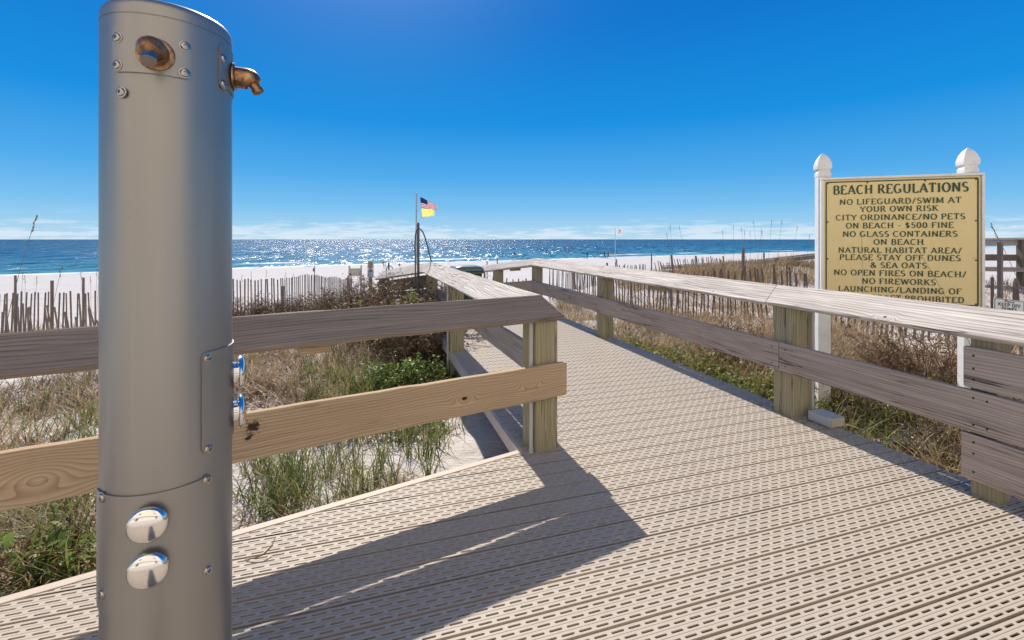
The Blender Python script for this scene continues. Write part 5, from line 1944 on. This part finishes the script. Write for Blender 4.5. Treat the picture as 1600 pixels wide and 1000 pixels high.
# sea oats: tall thin stalks, some leaning
def oats(stalks, label, r_=0.004, head=True):
    """stalks: list of (xbase, xtip, ytip, Y)"""
    x0, _, _, Y0 = stalks[0]
    bx = (x0 - 800) / F * Y0
    root = thing('sea_oats', (bx, Y0, gz(bx, Y0)), label, 'sea oats', 'sea oats on the dunes')
    for xb, xt, yt, Y in stalks:
        t = px(xt, yt, Y)
        b0 = np.array(((xb - 800) / F * Y, Y + rng.uniform(-.1, .1), 0))
        b0[2] = gz(b0[0], b0[1]) - 0.03
        pts = []
        for k in np.linspace(0, 1, 7):
            p = b0 + (np.array(t) - b0) * k
            p[0] = b0[0] + (t.x - b0[0]) * k ** 1.5
            pts.append(tuple(p))
        b = MB()
        b.tube(pts, [r_ * (1 - 0.6 * i / 6) for i in range(7)], 5)
        if head:
            pv = Vector(pts[-1])
            dr = (Vector(pts[-1]) - Vector(pts[-3])).normalized()
            for q in range(5):
                c = pv - dr * (0.03 + 0.035 * q) + Vector((rng.uniform(-.008, .008), 0, 0))
                b.tube([c, c + dr * 0.03 + Vector((rng.uniform(-.014, .014), rng.uniform(-.01, .01), -0.004)), c + dr * 0.05 + Vector((rng.uniform(-.02, .02), 0, -0.012))], [r_ * 0.5, r_ * 1.3, r_ * 0.2], 4)
        link('stalk', b.mesh('stalk'), M_stalk, root)


oats([(1052, 1047, 352, 15), (1050, 1042, 364, 15), (1078, 1061, 352, 15.4)], 'three sea oat stalks leaning left above the left end of the dune grass', 0.006)
oats([(1132, 1129, 360, 15), (1148, 1146, 352, 15), (1168, 1158, 355, 15.5), (1166, 1163, 360, 15.2), (1174, 1172, 361, 15.6)], 'loose row of thin sea oat stalks left of and above the thick dark post', 0.006)
oats([(1187, 1177, 345, 15), (1182, 1190, 357, 15.3), (1188, 1191, 361, 15.2), (1200, 1206, 344, 15.1)], 'crossing sea oat stalks directly right of the thick dark post', 0.006)
oats([(1212, 1222, 343, 15), (1237, 1246, 353, 15.2), (1260, 1265, 366, 15.5)], 'sea oat stalks leaning right just left of the regulations sign', 0.006)
oats([(33, 36, 425, 9.4), (52, 58, 432, 9.6), (40, 39, 430, 9.5)], 'short sea oat stalks between pickets left of the first tall fence post', 0.004)
oats([(128, 126, 425, 9.6), (146, 152, 420, 9.6), (140, 141, 432, 9.8), (150, 155, 428, 10)], 'short sea oat stalks close to the left side of the steel column', 0.004)
oats([(398, 392, 424, 11.5), (418, 416, 422, 11.5), (437, 447, 426, 12), (452, 458, 428, 12), (380, 378, 430, 11.5)], 'thin sea oat stalks above the curving sand fence', 0.004)
oats([(512, 520, 436, 12.5), (505, 504, 432, 12.5)], 'two sea oat stalks above the falling right end of the curving fence', 0.004)
oats([(-30, 57, 336, 4.2)], 'single long stalk slanting over the sea at the far left edge', 0.0045)
oats([(60, 97, 414, 6.0)], 'single slanting stalk in front of the sand fence pickets at the left', 0.004)
oats([(1349, 1346, 360, 3.85)], 'upright dry stalk crossing the left part of the regulations board', 0.0028, head=False)
oats([(1568, 1440, 400, 3.7)], 'slanting reddish stalk crossing the lower right of the regulations board', 0.003, head=False)
oats([(1640, 1548, 349, 4.6)], 'slanting stalk against the sky right of the regulations board', 0.004)

# fallen blade on the deck
b = MB()
ds = [gp(np.array([x]), np.array([y])) for x, y in ((0, 0),)] if False else None
def dk(x, y, z=0.004):
    Y = F * (H - z) / (y - HY)
    return ((x - 800) / F * Y, Y, z)
b.tube([dk(382, 874), dk(398, 872, 0.012), dk(412, 866, 0.02), dk(424, 854, 0.03), dk(431, 838, 0.05)], [0.001, 0.0035, 0.004, 0.003, 0.001], 5)
tag(link('fallen_leaf_blade', b.mesh('fallen_leaf_blade'), M_dry, None), 'curled tan grass blade lying on the deck right of the steel column', 'leaf')
